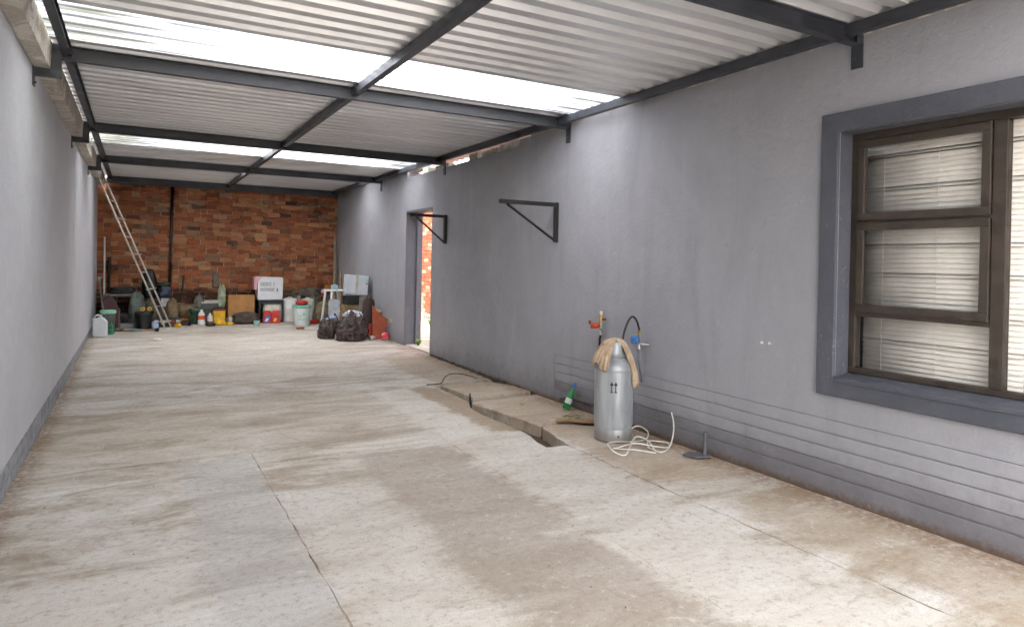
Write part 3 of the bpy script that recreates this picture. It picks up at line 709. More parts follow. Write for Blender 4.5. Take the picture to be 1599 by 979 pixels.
# ------------------------------------------------------------------ small things near the cylinder
bt = thing('green_bottle', 'green glass bottle with blue cap leaning on the grey wall', 'bottle', (3.60, 5.36, .018)); bt.rotation_euler = (math.radians(4), math.radians(21), 0)
GG = NT('green_glass'); pgl = GG.n('ShaderNodeBsdfPrincipled'); pgl.inputs['Base Color'].default_value = lin('#2f9a52'); pgl.inputs['Roughness'].default_value = .08; pgl.inputs['Transmission Weight'].default_value = .35; pgl.inputs['IOR'].default_value = 1.45
GG.t.links.new(pgl.outputs[0], GG.out.inputs['Surface'])
MB().lathe([(.005, .004), (.032, 0), (.036, .006), (.036, .125), (.033, .145), (.018, .175), (.0145, .19), (.0135, .225)], 24).build('glass_body', GG.m, bt, smooth=40); gbo = bt.children[0]
MB().lathe([(.015, .215), (.016, .225), (.016, .255), (.013, .26)], 18).build('cap', mat('#2c5fae', .4), bt, smooth=40)
q = MB(); vs = []; nn = 12
for k in range(nn + 1):
    a = va - 1.0 + 2.0 * k / nn
    vs += [(.0368 * math.cos(a), .0368 * math.sin(a), .055), (.0368 * math.cos(a), .0368 * math.sin(a), .105)]
q.add(vs, [(2 * k, 2 * k + 2, 2 * k + 3, 2 * k + 1) for k in range(nn)]); q.build('paper_label', mat('#dfe3dd', .7), gbo, smooth=True)
o = MB().tube([(XR - .02, 5.62, .055), (XR - .025, 5.5, .085), (XR - .02, 5.33, .092), (XR - .02, 5.05, .098)], .011, 8).build('wall_pipe', mat('#5d5450', .7, .4, .3, 25, .4, .6), smooth=True); tag(o, 'thin rusty pipe running low on the wall behind the bottle', 'pipe')
o = MB().prism([(3.20, 4.93), (3.33, 4.86), (3.50, 4.70), (3.56, 4.83), (3.40, 4.98), (3.27, 5.01)], .022, .032).build('board_scrap', mat('#9b7d58', .9, 0, .25, 20, .4, .5), bevel=.002); tag(o, 'torn brown board lying on the slab left of the cylinder', 'board')
q = MB()
for k in range(14):
    a = rnd.uniform(-.6, .6) - .9; p = Vector((3.40 + rnd.uniform(-.05, .12), 5.06 + rnd.uniform(-.12, .1), .026)); d = Vector((math.cos(a), math.sin(a), 0)); l = rnd.uniform(.06, .14)
    q.tube([p, p + d * l * .5 + Vector((0, 0, .012)), p + d * l], [.0025, .002, .0008], 4)
o = q.build('grass_clippings', mat('#56693c', .8, 0, .3, 30, .1, .2)); o['kind'] = 'stuff'; tag(o, 'few dry green stalks lying beside the board scrap', 'grass')
# white cord in loops
CORD = mat('#d6d2c8', .55, 0, .1, 20, .1, .25)
cz = .018
cp = [(3.52, 4.32), (3.60, 4.38), (3.66, 4.36), (3.66, 4.25), (3.58, 4.17), (3.42, 4.14), (3.24, 4.10), (3.08, 4.02), (3.06, 3.90), (3.13, 3.87), (3.28, 4.00), (3.42, 4.10), (3.47, 4.02), (3.40, 3.86), (3.33, 3.80), (3.22, 3.86), (3.12, 3.98), (3.20, 4.05), (3.34, 4.02), (3.46, 3.92), (3.56, 3.90), (3.62, 3.96), (3.58, 4.03), (3.48, 4.03), (3.40, 3.94), (3.36, 3.83), (3.40, 3.79), (3.52, 3.84), (3.62, 3.91)]
zs = [0, .03, .05, .03, 0, 0, .03, .05, .02, 0, .02, .05, .03, 0, .012, .03, .02, .0, .025, .012, .0, .01, .012, .024, .012, .024, .01, .02, .08]
pts = [Vector((a, b_, cz + zz)) for (a, b_), zz in zip(cp, zs)] + [Vector((3.68, 3.97, .17)), Vector((3.70, 4.02, .25))]
def spline(P, n=6):
    out = []
    for i in range(len(P) - 1):
        p0, p1, p2, p3 = P[max(i - 1, 0)], P[i], P[i + 1], P[min(i + 2, len(P) - 1)]
        for k in range(n):
            t = k / n; out.append(.5 * ((2 * p1) + (p2 - p0) * t + (2 * p0 - 5 * p1 + 4 * p2 - p3) * t * t + (3 * p1 - p0 - 3 * p2 + p3) * t ** 3))
    return out + [P[-1]]
o = MB().tube(spline(pts), .0055, 6).build('electric_cord', CORD, smooth=True); tag(o, 'loosely coiled white cord on the slab in front of the cylinder', 'cord')
ps = thing('pipe_stub', 'short grey upright post on a flat plate at the wall foot', 'post', (3.66, 3.62, .012))
MB().tube([(3.672, 3.63, .014), (3.674, 3.63, .185)], .014, 10).build('post', mat('#6c6b70', .6, .3, .2, 20, .3, .3), ps, True, smooth=40)
MB().prism([(3.52, 3.70), (3.56, 3.60), (3.66, 3.56), (3.71, 3.60), (3.70, 3.70), (3.60, 3.73)], .012, .022).build('base_plate', mat('#615f62', .7, .2, .2, 20, .3, .4), ps, True, bevel=.002)
wl = [Vector((3.06 + .16 * math.cos(a) , 7.06 + .12 * math.sin(a), .05 + .03 * math.sin(a * .5))) for a in [k * .36 for k in range(0, 11)]]
o = MB().tube(spline([Vector((2.86, 7.05, .012)), Vector((3.02, 7.03, .02)), Vector((3.10, 7.10, .07)), Vector((3.24, 7.22, .085)), Vector((3.40, 7.18, .07)), Vector((3.48, 7.03, .045))]), .006, 6).build('bent_wire', mat('#4c4a48', .5, .5), smooth=True); tag(o, 'bent grey wire arching off the cracked slab near the doorway', 'wire')
o = MB().tube([(2.945, 6.06, -.06), (2.94, 6.09, .02), (2.95, 6.12, .075)], [.012, .014, .008], 7).build('rubber_stub', M_BLACK, smooth=True); tag(o, 'short black stub sticking out of the crack in the slab', 'pipe stub')
o = bx(3.29, 3.325, 5.68, 5.71, .014, .03).build('stone_chip', mat('#c9a45a', .8), bevel=.008); tag(o, 'small yellow chip lying on the slab by the crack', 'stone')

# ------------------------------------------------------------------ ladder at the far left
ALU = mat('#c2bcb2', .42, .5, .15, 25, .1, .2)
ld = thing('ladder', 'long light metal ladder leaning against the left wall', 'ladder', (.5, 13.5, fz(13.5)))
A0, A1 = Vector((.463, 13.45, fz(13.45) + .002)), Vector((-.60, 13.05, 2.73)); B0, B1 = Vector((.562, 13.63, fz(13.63) + .002)), Vector((-.508, 13.30, 2.70))
for (p, q_) in ((A0, A1), (B0, B1)): MB().tube([p, q_], .0165, 6).build('rail', ALU, ld, True)
for k in range(9):
    u = .035 + k * .115; a = A0.lerp(A1, u); b_ = B0.lerp(B1, u); e = (b_ - a); 
    if k % 2 == 0: MB().tube([a - e * .2, b_ + e * .35 + Vector((0, 0, .02))], .014, 6).build('rung', ALU, ld, True)
    else: MB().tube([a, b_], .009, 6).build('rung', ALU, ld, True)

# ------------------------------------------------------------------ soft lumps, bags, sacks
def lump(name, label, cat, loc, size, m, seed=0, amp=.16, freq=2.2, group=None, rz=0.0, squash=.25, res=(28, 18), power=2.6, smooth=True, ridge=0.0):
    q = MB(); nu, nvv = res; vs = []; fs = []
    for j in range(nvv + 1):
        th = math.pi * j / nvv
        for k in range(nu):
            ph = 2 * math.pi * k / nu
            d = Vector((math.sin(th) * math.cos(ph), math.sin(th) * math.sin(ph), -math.cos(th)))
            f = (abs(d.x) ** power + abs(d.y) ** power + abs(d.z) ** power) ** (-1 / power)
            sd = Vector((seed * 3.1, seed * 1.7, seed))
            nz = noise.fractal(d * freq + sd, .8, 2.1, 4)
            rg_ = (1 - abs(noise.noise(d * freq * 2.2 + sd))) ** 3 * ridge
            p = d * f * (1 + amp * nz + rg_)
            z = p.z
            if z < -1 + squash: z = -1 + squash * .9 + (z + 1 - squash) * .05
            vs.append((p.x * size[0] / 2, p.y * size[1] / 2, (z + 1 - squash * .9) / (2 - squash * .9) * size[2] + .002))
    for j in range(nvv):
        for k in range(nu): fs.append((j * nu + k, j * nu + (k + 1) % nu, (j + 1) * nu + (k + 1) % nu, (j + 1) * nu + k))
    mz = min(v[2] for v in vs); vs = [(v[0], v[1], v[2] - mz + .001) for v in vs]
    o = q.add(vs, fs).build(name, m, smooth=smooth); o.location = loc; o.rotation_euler = (0, 0, rz)
    return tag(o, label, cat, group)
def bagmat(hexc, rough=.35):
    t = NT('bag_' + hexc[1:]); p = t.pos(); n = t.noise(p, 9, 6, .65, 1.5); n2 = t.noise(t.pos((1, 1, .5)), 16, 5, .65, 2.5)
    c = lin(hexc); col = t.mix(t.rng(n, .3, .7), tuple(v * .7 for v in c[:3]) + (1,), tuple(min(1, v * 1.3) for v in c[:3]) + (1,))
    return t.done(col, rough, 0, t.bump(t.math('ADD', n, n2), .9, .02))
M_BAG = bagmat('#40312f', .2)
def garbage_bag(label, loc, rx, ry, h, seed, lean=(0, 0), open_top=True):
    t = thing('garbage_bag', label, 'garbage bag', loc, 0, 'dark plastic bags on the floor')
    q = MB(); n = 96; m = 40; vs = []; fs = []; r = random.Random(seed); ph = [r.uniform(0, 6.28) for _ in range(6)]
    for j in range(m + 1):
        u = j / m; z = h * u
        prof = (.86 + .16 * math.sin(min(1, u * 1.9) * math.pi * .62)) * (1 - .52 * max(0, (u - .35) / .65) ** 1.3)
        if j == 0: prof *= .93
        for k in range(n):
            a = 2 * math.pi * k / n
            fold = (.025 + .05 * u) * math.sin(a * 5 + ph[0] + u * 2.2) + (.012 + .05 * u * u) * math.sin(a * 11 + ph[1] - u * 3) + .02 * math.sin(a * 19 + ph[2] + u * 5)
            d = Vector((math.cos(a), math.sin(a), u * 1.6)); nz = noise.fractal(d * 2.3 + Vector((seed, 0, 0)), .7, 2.2, 5) * .12
            cr_ = -abs(noise.noise(d * 4.5 + Vector((0, seed, 0)))) * .10 - abs(noise.noise(d * 9 + Vector((0, seed, 4)))) * .05
            s_ = prof * (1 + fold + nz + cr_)
            vs.append((rx * s_ * math.cos(a) + lean[0] * u, ry * s_ * math.sin(a) + lean[1] * u, max(.001, z + (h * .10 * math.sin(a * 2 + ph[3]) + h * .05 * math.sin(a * 5 + ph[4])) * u ** 2)))
    for j in range(m):
        for k in range(n): fs.append((j * n + k, j * n + (k + 1) % n, (j + 1) * n + (k + 1) % n, (j + 1) * n + k))
    fs.append(tuple(range(n - 1, -1, -1)))
    q.add(vs, fs).build('bag_skin', M_BAG, t, smooth=True, solid=.002)
    # rubbish filling the mouth
    q = MB(); 
    return t
F = fz
WHITE = mat('#dcdcd8', .5, 0, .08, 9, .1, .2); OFFW = mat('#c9c7c0', .6, 0, .12, 9, .2, .3); RED = mat('#b8261f', .45, 0, .2, 12, .1, .2)
b1 = garbage_bag('small dark garbage bag with a grey board sticking out of it', (2.82, 11.35, F(11.35)), .19, .17, .37, 4, (.03, 0))
b2 = garbage_bag('big bulging dark garbage bag with blue and white rubbish on top', (3.10, 10.98, F(10.98)), .27, .22, .44, 9, (.05, .03))
lump('rubbish', 'blue and white crumpled wrapping in the mouth of the big bag', 'rubbish', (3.14, 11.02, F(11) + .33), (.27, .22, .14), (lambda: (lambda t: t.done(t.ramp(t.noise(t.pos(), 14, 3), [(0, lin('#d9d9d6')), (.42, lin('#c9cdd2')), (.5, lin('#2c5aa0')), (.58, lin('#e2e1dc')), (.7, lin('#77736f')), (1, lin('#d5d2cb'))]), .5))(NT('wrapping')))(), 3, .3, 3.0, ridge=.2)
lump('rubbish', 'pale blue crumpled film in the mouth of the small bag', 'rubbish', (2.85, 11.36, F(11.3) + .27), (.22, .17, .10), mat('#8fa0b8', .4, 0, .3, 25, .3, .2), 8, .3, 3.0, ridge=.2)
gb = thing('grey_board', 'grey plastic board with an orange band standing in the small bag', 'board', (2.98, 11.62, F(11.6)), math.radians(-6))
MB().prism([(-.095, .20), (.095, .20), (.095, .60), (.07, .625), (-.07, .635), (-.095, .60)], -.012, .012, 'y').build('panel', mat('#a6aab0', .5), gb, bevel=.004)
bx(-.08, .06, -.022, -.012, .29, .345).build('orange_band', mat('#d98a2b', .5), gb, bevel=.003)
bx(-.09, .09, -.01, .01, .0, .20).build('stand', mat('#8d9197', .5), gb)
lump('paper_scrap', 'tan crumpled paper scrap between the two dark bags', 'paper', (2.93, 11.06, F(11.06)), (.12, .10, .13), mat('#b98a60', .8), 12, .4, 3)

# crate, black box and foam box stacked behind the bags
wc = thing('wooden_crate', 'rough wooden crate half hidden behind the garbage bags', 'crate', (3.43, 12.05, F(12.05)))
WOOD = mat('#8a6f4c', .8, 0, .3, 14, .4, .4)
for k in range(4):
    z = .01 + k * .125
    bx(-.2, .2, -.17, -.155, z, z + .105).build('slat', WOOD, wc); bx(-.2, .2, .155, .17, z, z + .105).build('slat', WOOD, wc); bx(-.2, -.185, -.155, .155, z, z + .105).build('slat', WOOD, wc); bx(.185, .2, -.155, .155, z, z + .105).build('slat', WOOD, wc)
for sx in (-1, 1):
    for sy in (-1, 1): bx(sx * .17 - .015, sx * .17 + .015, sy * .14 - .015, sy * .14 + .015, 0, .49).build('corner_post', WOOD, wc)
bx(-.2, .2, -.17, .17, .49, .505).build('lid', WOOD, wc)
bb = thing('black_box', 'plain black box under the white foam box', 'box', (3.42, 12.03, F(12.03) + .506))
bx(-.15, .16, -.15, .15, 0, .135).build('tub', M_BLACK, bb, bevel=.008); bx(-.155, .165, -.155, .155, .136, .155).build('lid', M_BLACK, bb, bevel=.006)
fb = thing('foam_box', 'bluish white foam box with a taped seam, tilted on the black box', 'box', (3.455, 12.03, F(12.03) + .672), math.radians(-8)); fb.rotation_euler.y = math.radians(3.5)
FOAM = mat('#c3c9d0', .6, 0, .05, 8, .15, .15)
bx(-.20, -.002, -.14, .14, .02, .36).build('foam_half', FOAM, fb, bevel=.01); bx(.002, .20, -.14, .14, .02, .36).build('foam_half', FOAM, fb, bevel=.01)
bx(-.02, .02, -.142, -.14, .02, .36).build('tape', mat('#b7b3a6', .4), fb); bx(.155, .2, -.142, -.1402, .26, .355).build('sticker', mat('#a9d0d6', .5), fb); bx(.15, .205, -.1425, -.1403, .215, .235).build('red_tab', RED, fb)
# white plastic stool
st = thing('plastic_stool', 'white plastic stool with splayed legs behind the garbage bags', 'stool', (3.27, 12.72, F(12.72)), .3)
bx(-.16, .16, -.14, .14, .70, .735).build('seat', WHITE, st, bevel=.01)
for sx in (-1, 1):
    for sy in (-1, 1): MB().tube([(sx * .13, sy * .11, .705), (sx * .19, sy * .16, 0)], [.022, .016], 6).build('leg', WHITE, st)
MB().tube([(-.16, -.135, .33), (.16, -.135, .33)], .012, 6).build('stretcher', WHITE, st)
o = MB().lathe([(.055, 0), (.065, .01), (.07, .07), (.06, .085), (.02, .09)], 16).build('plastic_tub', mat('#93b3c4', .4), smooth=40); o.location = (3.26, 12.70, F(12.72) + .736); tag(o, 'small pale blue tub on the white stool', 'tub')
# flat panels and soft things by the right wall
o = MB().prism([(3.395, .08), (3.45, .06), (3.60, .70), (3.57, .745), (3.44, .75)], 11.66, 11.69, 'y').build('leaning_board', mat('#857d72', .7, 0, .15, 14, .3, .3), bevel=.004); tag(o, 'grey brown tapered board leaning behind the big bag', 'board')
lump('jacket', 'dark brown jacket slumped upright behind the terracotta panel', 'jacket', (3.53, 11.42, F(11.4)), (.2, .24, .64), mat('#3a2c29', .75, 0, .3, 20, .5, .3), 21, .2, 2.4, ridge=.15)
lp = thing('hide_panel', 'terracotta brown pointed panel standing by the right wall', 'panel', (3.58, 11.0, F(11)))
q = MB(); ol = [(-.115, .0), (.0, .0), (.08, .05), (.145, .28), (.15, .33), (.055, .39), (-.03, .47), (-.085, .56), (-.108, .55)]; vs = []
for (a, z) in ol: vs.append((a, -.03 + z * .12, z))
for (a, z) in ol: vs.append((a, -.012 + z * .12, z))
n = len(ol); q.add(vs, [tuple(range(n)), tuple(range(2 * n - 1, n - 1, -1))] + [(i, n + i, n + (i + 1) % n, (i + 1) % n) for i in range(n)])
TERRA = mat('#9a4a2c', .6, 0, .18, 12, .3, .25)
q.build('hide', TERRA, lp, bevel=.004); MB().tube([(ol[i][0], -.021 + ol[i][1] * .12, ol[i][1]) for i in (4, 5, 6, 7, 8)], .009, 6).build('edge_roll', mat('#b06440', .6), lp, smooth=True)
q = MB(); q.add([(-.16, .10, 0), (-.09, .11, 0), (-.085, .14, .26), (-.13, .13, .24), (-.16, .12, 0), (-.09, .13, 0), (-.085, .16, .26), (-.13, .15, .24)], [(0, 1, 2, 3), (7, 6, 5, 4), (0, 4, 5, 1), (1, 5, 6, 2), (2, 6, 7, 3), (3, 7, 4, 0)])
o = q.build('orange_flap', mat('#b8452a', .5)); o.location = (3.58, 11.0, F(11.1)); tag(o, 'orange red flap standing between big bag and terracotta panel', 'panel')
hb = thing('handbag', 'brown bag with a beige rim standing against the right wall', 'bag', (3.665, 11.38, F(11.38)))
q = MB(); q.lathe([(.05, 0), (.06, .01), (.062, .40), (.055, .44)], 20, fn=lambda p, a, j: (p[0], p[1] * 1.7, p[2] + .02 * math.sin(a * 2))); q.build('bag_body', mat('#6d4c36', .7, 0, .25, 16, .4, .3), hb, smooth=40)
MB().tube([(.058 * math.cos(k * .5236), .1 * math.sin(k * .5236), .445 + .02 * math.sin(k * 1.047)) for k in range(13)], .012, 6, False).build('rim', mat('#c9b08a', .7), hb, smooth=True)
lump('red_bundle', 'small red and pink bundle on the floor against the right wall', 'bundle', (3.655, 10.90, F(10.9)), (.13, .13, .125), (lambda t: t.done(t.ramp(t.noise(t.pos(), 16, 3), [(0, lin('#c01f35')), (.55, lin('#d2304a')), (.6, lin('#e9b9b6')), (.7, lin('#c4243a')), (1, lin('#8a1424'))]), .5))(NT('red_print')), 31, .15, 2.5)
lump('foil_scrap', 'crumpled silvery foil scrap beside the big garbage bag', 'foil', (3.44, 10.93, F(10.9)), (.09, .08, .07), mat('#b9b7b3', .3, .7), 33, .5, 4, ridge=.3, res=(18, 12))
sk = thing('wall_socket', 'small beige wall socket low on the grey wall near the bags', 'socket', (XR, 10.83, .36)); bx(XR - .012, XR, 10.77, 10.89, .36, .425).build('plate', mat('#c0b49c', .6), sk, True, bevel=.004); bx(XR - .016, XR - .012, 10.80, 10.83, .38, .405).build('rocker', mat('#a6987e', .6), sk, True); bx(XR - .016, XR - .012, 10.84, 10.87, .38, .405).build('rocker', mat('#a6987e', .6), sk, True)

# ------------------------------------------------------------------ buckets, drums and boxes along the brick wall
def bucket(label, loc, r0, r1, h, m, rim_m, handle=True, name='bucket', group=None):
    t = thing(name, label, 'bucket', loc, 0, group)
    MB().lathe([(r0 * .9, .0), (r0, .006), (r1, h - .05), (r1 * .97, h - .05), (r0 * .95, .02), (.01, .02)], 32).build('shell', m, t, smooth=40)
    MB().lathe([(r1 * .99, h - .055), (r1 * 1.07, h - .05), (r1 * 1.08, h - .012), (r1 * 1.03, h), (r1 * .6, h - .004), (.01, h - .004)], 32).build('lid', rim_m, t, smooth=40)
    if handle: MB().tube([(r1 * 1.08 * math.cos(a), -abs(r1 * 1.12 * math.sin(a)) , h - .06 - .10 * math.sin(a)) for a in [math.pi * k / 12 for k in range(13)]], .003, 5).build('handle', CHROME, t, smooth=True)
    return t
TEAL = mat('#6fae9c', .45, 0, .12, 10, .1, .2)
tb = bucket('white bucket with turquoise rim and drawing, in front of the white drum', (2.80, 13.35, F(13.35)), .135, .165, .40, mat('#cfd8d6', .45, 0, .06, 9, .08, .2), TEAL, False)
va2 = math.atan2(-13.35, -2.80)
def on_b(u, z): r_ = .135 + .03 * (z - .006) / .344 + .002; return (r_ * math.cos(va2 + u), r_ * math.sin(va2 + u), z)
for line in ([(-.6, .10), (-.2, .135), (.3, .12), (.75, .15)], [(-.5, .22), (-.1, .20), (.35, .225), (.7, .215)], [(.25, .21), (.26, .29)], [(-.45, .12), (-.42, .20)], [(-.1, .13), (-.12, .20)], [(.05, .25), (.3, .235), (.5, .25)]):
    P = [on_b(u, z) for u, z in line]; P2 = []
    for i in range(len(line) - 1):
        for k in range(5): P2.append(on_b(line[i][0] + (line[i + 1][0] - line[i][0]) * k / 5, line[i][1] + (line[i + 1][1] - line[i][1]) * k / 5))
    MB().tube(P2 + [P[-1]], .004, 4).build('printed_line', TEAL, tb.children[0])
lump('red_cloth', 'red crumpled cloth lying on the lid of the turquoise rimmed bucket', 'cloth', (2.80, 13.35, F(13.35) + .40), (.22, .2, .085), RED, 41, .25, 2.6)
def drum(label, loc, r, h, m, name='plastic_drum'):
    t = thing(name, label, 'drum', loc)
    MB().lathe([(r * .9, 0), (r * .98, .01), (r, .03), (r, h * .55), (r * 1.015, h * .56), (r * 1.015, h * .6), (r, h * .61), (r, h - .05), (r * .93, h - .015), (r * .5, h), (.01, h)], 32).build('shell', m, t, smooth=35)
    MB().lathe([(.045, h - .003), (.045, h + .02), (.04, h + .024), (.01, h + .024)], 16).build('screw_cap', OFFW, t.children[0], smooth=35); return t
drum('white plastic drum beside the black crate', (2.73, 14.15, F(14.15)), .145, .475, WHITE)
drum('white drum behind the turquoise rimmed bucket, nearest the rubble', (3.06, 14.05, F(14.05)), .13, .47, OFFW)
rb = thing('red_tray', 'small red tray on the floor right of the bucket', 'tray', (3.10, 13.62, F(13.62))); q = MB(); q.lathe([(.07, 0), (.085, .07), (.08, .07), (.066, .01), (.01, .01)], 20); q.build('dish', RED, rb, smooth=35)
o = bx(-.06, .06, -.05, .05, 0, .04).build('brick_piece', mat('#a0623f', .85, 0, .2, 20, .5, .3), bevel=.008); o.location = (2.66, 12.77, F(12.77)); o.rotation_euler.z = .3; tag(o, 'broken piece of brick lying on the floor before the bucket', 'brick')
# black crate with paper packs and the printed carton on it
bc = thing('black_crate', 'black plastic crate holding a white sack, under the printed carton', 'crate', (2.35, 14.2, F(14.2)))
for (a, b_, c, d) in ((-.235, .235, -.19, -.18), (-.235, .235, .18, .19), (-.235, -.222, -.18, .18), (.222, .235, -.18, .18)):
    if c == -.19:
        bx(a, b_, c, d, .0, .05).build('rail', M_BLACK, bc); bx(a, b_, c, d, .37, .43).build('rail', M_BLACK, bc)
    else: bx(a, b_, c, d, 0, .43).build('side', M_BLACK, bc)
for sx in (-.235, .195): bx(sx, sx + .04, -.192, -.18, .05, .37).build('corner_post', M_BLACK, bc)
bx(-.22, .22, -.178, .178, .0, .012).build('base', M_BLACK, bc); bx(-.22, .22, -.178, .178, .432, .44).build('lid', M_BLACK, bc)
lump('white_sack', 'off white sack showing inside the black crate', 'sack', (2.39, 14.14, F(14.2) + .013), (.36, .24, .38), mat('#d3d0c4', .6, 0, .12, 10, .3, .25), 51, .08, 2, power=5)
def pack(label, x, y, w_, h, top, mid, rz):
    t = thing('paper_pack', label, 'pack', (x, y, F(y)), rz, 'printed packs before the black crate')
    MB().prism([(-w_ / 2, 0), (w_ / 2, 0), (w_ / 2 - .01, h - .03), (w_ / 2 - .03, h), (-w_ / 2 + .03, h), (-w_ / 2 + .01, h - .03)], -.035, .035, 'y').build('wrapper', mat(top, .45, 0, .1, 20, .2, .1), t, bevel=.008)
    MB().prism([(-w_ / 2 + .015, .02), (w_ / 2 - .06, .02), (w_ / 2 - .02, h * .62), (-w_ / 2 + .05, h * .62)], -.0375, -.0352, 'y').build('printed_panel', mat(mid, .4, 0, .1, 20, .1, .1), t)
    MB().prism([(-w_ / 2 + .03, .04), (w_ / 2 - .09, .04), (w_ / 2 - .06, h * .4), (-w_ / 2 + .06, h * .4)], -.039, -.0376, 'y').build('printed_panel', mat('#dfe2e6' if mid != '#b8262a' else '#d7c63a', .4, 0, .1, 20, .1, .1), t)
pack('blue, red and white paper pack leaning before the black crate', 2.26, 13.92, .17, .25, '#b93a2c', '#4a63ad', .1)
pack('red and yellow paper pack leaning before the black crate', 2.42, 13.90, .17, .255, '#c8382e', '#b8262a', -.08)
pc = thing('printed_carton', 'white carton with grey print and a pink corner, on the black crate', 'carton', (2.30, 14.22, F(14.2) + .442))
MB().prism([(-.20, .0), (.27, .0), (.275, .45), (-.215, .46)], -.17, .17, 'y').build('carton_body', mat('#d6d8dc', .55, 0, .05, 9, .1, .15), pc, bevel=.012)
MB().prism([(-.275, .21), (-.216, .20), (-.216, .455), (-.27, .45)], -.16, .16, 'y').build('pink_flap', mat('#d9a3b0', .5, 0, .12, 9, .1, .15), pc, bevel=.006)
MB().prism([(-.216, .34), (-.13, .455), (-.216, .46)], -.1725, -.1705, 'y').build('pink_corner', mat('#d9a3b0', .5, 0, .12, 9, .1, .15), pc)
q = MB(); q2 = MB()
for r_ in range(5):
    x = -.16
    while x < .04: l = rnd.uniform(.015, .05); q.box(x, min(x + l, .05), -.1722, -.1706, .345 - r_ * .016, .354 - r_ * .016); x += l + .006
for r_ in range(6): q.box(.085, .11, -.1722, -.1706, .35 - r_ * .014, .356 - r_ * .014)
for r_ in range(4):
    x = -.16
    while x < .10: l = rnd.uniform(.02, .06); q2.box(x, min(x + l, .11), -.1722, -.1706, .23 - r_ * .017, .240 - r_ * .017); x += l + .006
q2.box(.15, .18, -.1722, -.1706, .17, .235)
GREYP = mat('#85888d', .6); q.build('printed_text', GREYP, pc.children[0]); q2.build('printed_text', GREYP, pc.children[0])
# cardboard box
cb = thing('cardboard_box', 'plain brown cardboard box against the brick wall', 'box', (1.80, 14.2, F(14.2)))
CARD = mat('#a87a48', .85, 0, .12, 7, .2, .25)
for (a, b_, c, d) in ((-.24, .235, -.18, -.174), (-.24, .235, .174, .18), (-.24, -.234, -.174, .174), (.229, .235, -.174, .174)): bx(a, b_, c, d, .0, .535 + (.012 if c < -.17 else 0)).build('side', CARD, cb)
MB().prism([(-.23, -.17), (.225, -.17), (.225, .17), (-.23, .17)], .52, .526).build('flap', CARD, cb)
# flat brown sack, bottles, tins, yellow things
SACK = mat('#4d423a', .75, 0, .35, 12, .5, .4)
lump('brown_sack', 'dark brown crumpled sack lying before the cardboard box', 'sack', (1.87, 13.9, F(13.9)), (.46, .28, .21), SACK, 61, .22, 2.2, ridge=.1)
o = MB().lathe([(.045, 0), (.05, .006), (.055, .10), (.052, .10), (.043, .01), (.01, .01)], 18).build('mint_cup', mat('#9cc4b8', .5), smooth=40); o.location = (2.0, 13.48, F(13.48)); tag(o, 'small mint green cup on the floor before the brown sack', 'cup')
def bottle(label, loc, r, h, m, cap_m, lab_m, z0, z1, name='plastic_bottle'):
    t = thing(name, label, 'bottle', loc)
    MB().lathe([(r * .85, 0), (r, .008), (r, h * .62), (r * .85, h * .75), (r * .35, h * .88), (r * .33, h * .92)], 24).build('bottle_body', m, t, smooth=40)
    MB().lathe([(r * .4, h * .9), (r * .4, h * .99), (r * .3, h)], 16).build('cap', cap_m, t, smooth=40)
    MB().lathe([(r * 1.01, h * z0), (r * 1.015, h * z0 + .002), (r * 1.015, h * z1), (r * 1.01, h * z1 + .002)], 24).build('label_band', lab_m, t.children[0], smooth=40); return t
bottle('white plastic bottle with an orange label at the foot of the wall', (1.08, 13.9, F(13.9)), .062, .29, WHITE, WHITE, mat('#d9531e', .45), .35, .6)
bottle('small white bottle with a maroon band beside the yellow crate', (1.235, 13.98, F(13.98)), .05, .21, OFFW, OFFW, mat('#7c2530', .5), .05, .25)
YEL = mat('#d8a91c', .5, 0, .15, 14, .15, .25)
yb_ = thing('yellow_crate', 'yellow plastic crate with a dark red lid', 'crate', (1.40, 14.1, F(14.1))); MB().prism([(-.095, 0), (.095, 0), (.11, .25), (-.11, .25)], -.12, .12, 'y').build('tub', YEL, yb_, bevel=.01); bx(-.115, .115, -.13, .13, .251, .285).build('lid', mat('#702020', .5), yb_, bevel=.006)
def shell(name, label, cat, loc, pts, rs, m, n=14): 
    o = MB().tube(pts, rs, n).build(name, m, smooth=True); o.location = loc; return tag(o, label, cat)
shell('yellow_flask', 'yellow plastic flask lying on its side before the yellow crate', 'flask', (1.39, 13.72, F(13.72) + .056), [(-.11, 0, 0), (-.10, 0, 0), (-.04, 0, 0), (.05, .01, -.005), (.09, .015, -.02), (.12, .02, -.03)], [.02, .045, .055, .05, .03, .018], YEL)
lump('yellow_scrap', 'flat yellow plastic scrap beside the grey tin', 'plastic', (1.555, 13.72, F(13.72)), (.15, .10, .06), YEL, 66, .25, 2.5, res=(18, 12))
o = MB().lathe([(.068, 0), (.07, .004), (.07, .125), (.066, .13), (.064, .125), (.062, .02), (.01, .02)], 24).build('paint_tin', mat('#a9a9a4', .35, .7, .15, 16, .1, .35), smooth=40); o.location = (1.575, 13.88, F(13.88)); tag(o, 'grey metal tin before the cardboard box', 'tin')
lump('green_bag', 'pale green plastic bag hanging beside the cardboard box', 'bag', (1.47, 14.32, F(14.3) + .29), (.13, .12, .40), mat('#a9b79a', .4, 0, .25, 18, .4, .2), 71, .28, 2.4, ridge=.2)
for i, (z, l) in enumerate(((.0, .30), (.03, .24))):
    o = bx(-l / 2, l / 2, -.05, .05, 0, .028).build('white_plank', OFFW, bevel=.003); o.location = (1.26 + i * .02, 14.33, F(14.3) + .372 + z); tag(o, ['lower of two short white planks on the grey blocks', 'upper of two short white planks on the grey blocks'][i], 'plank', 'short white planks')
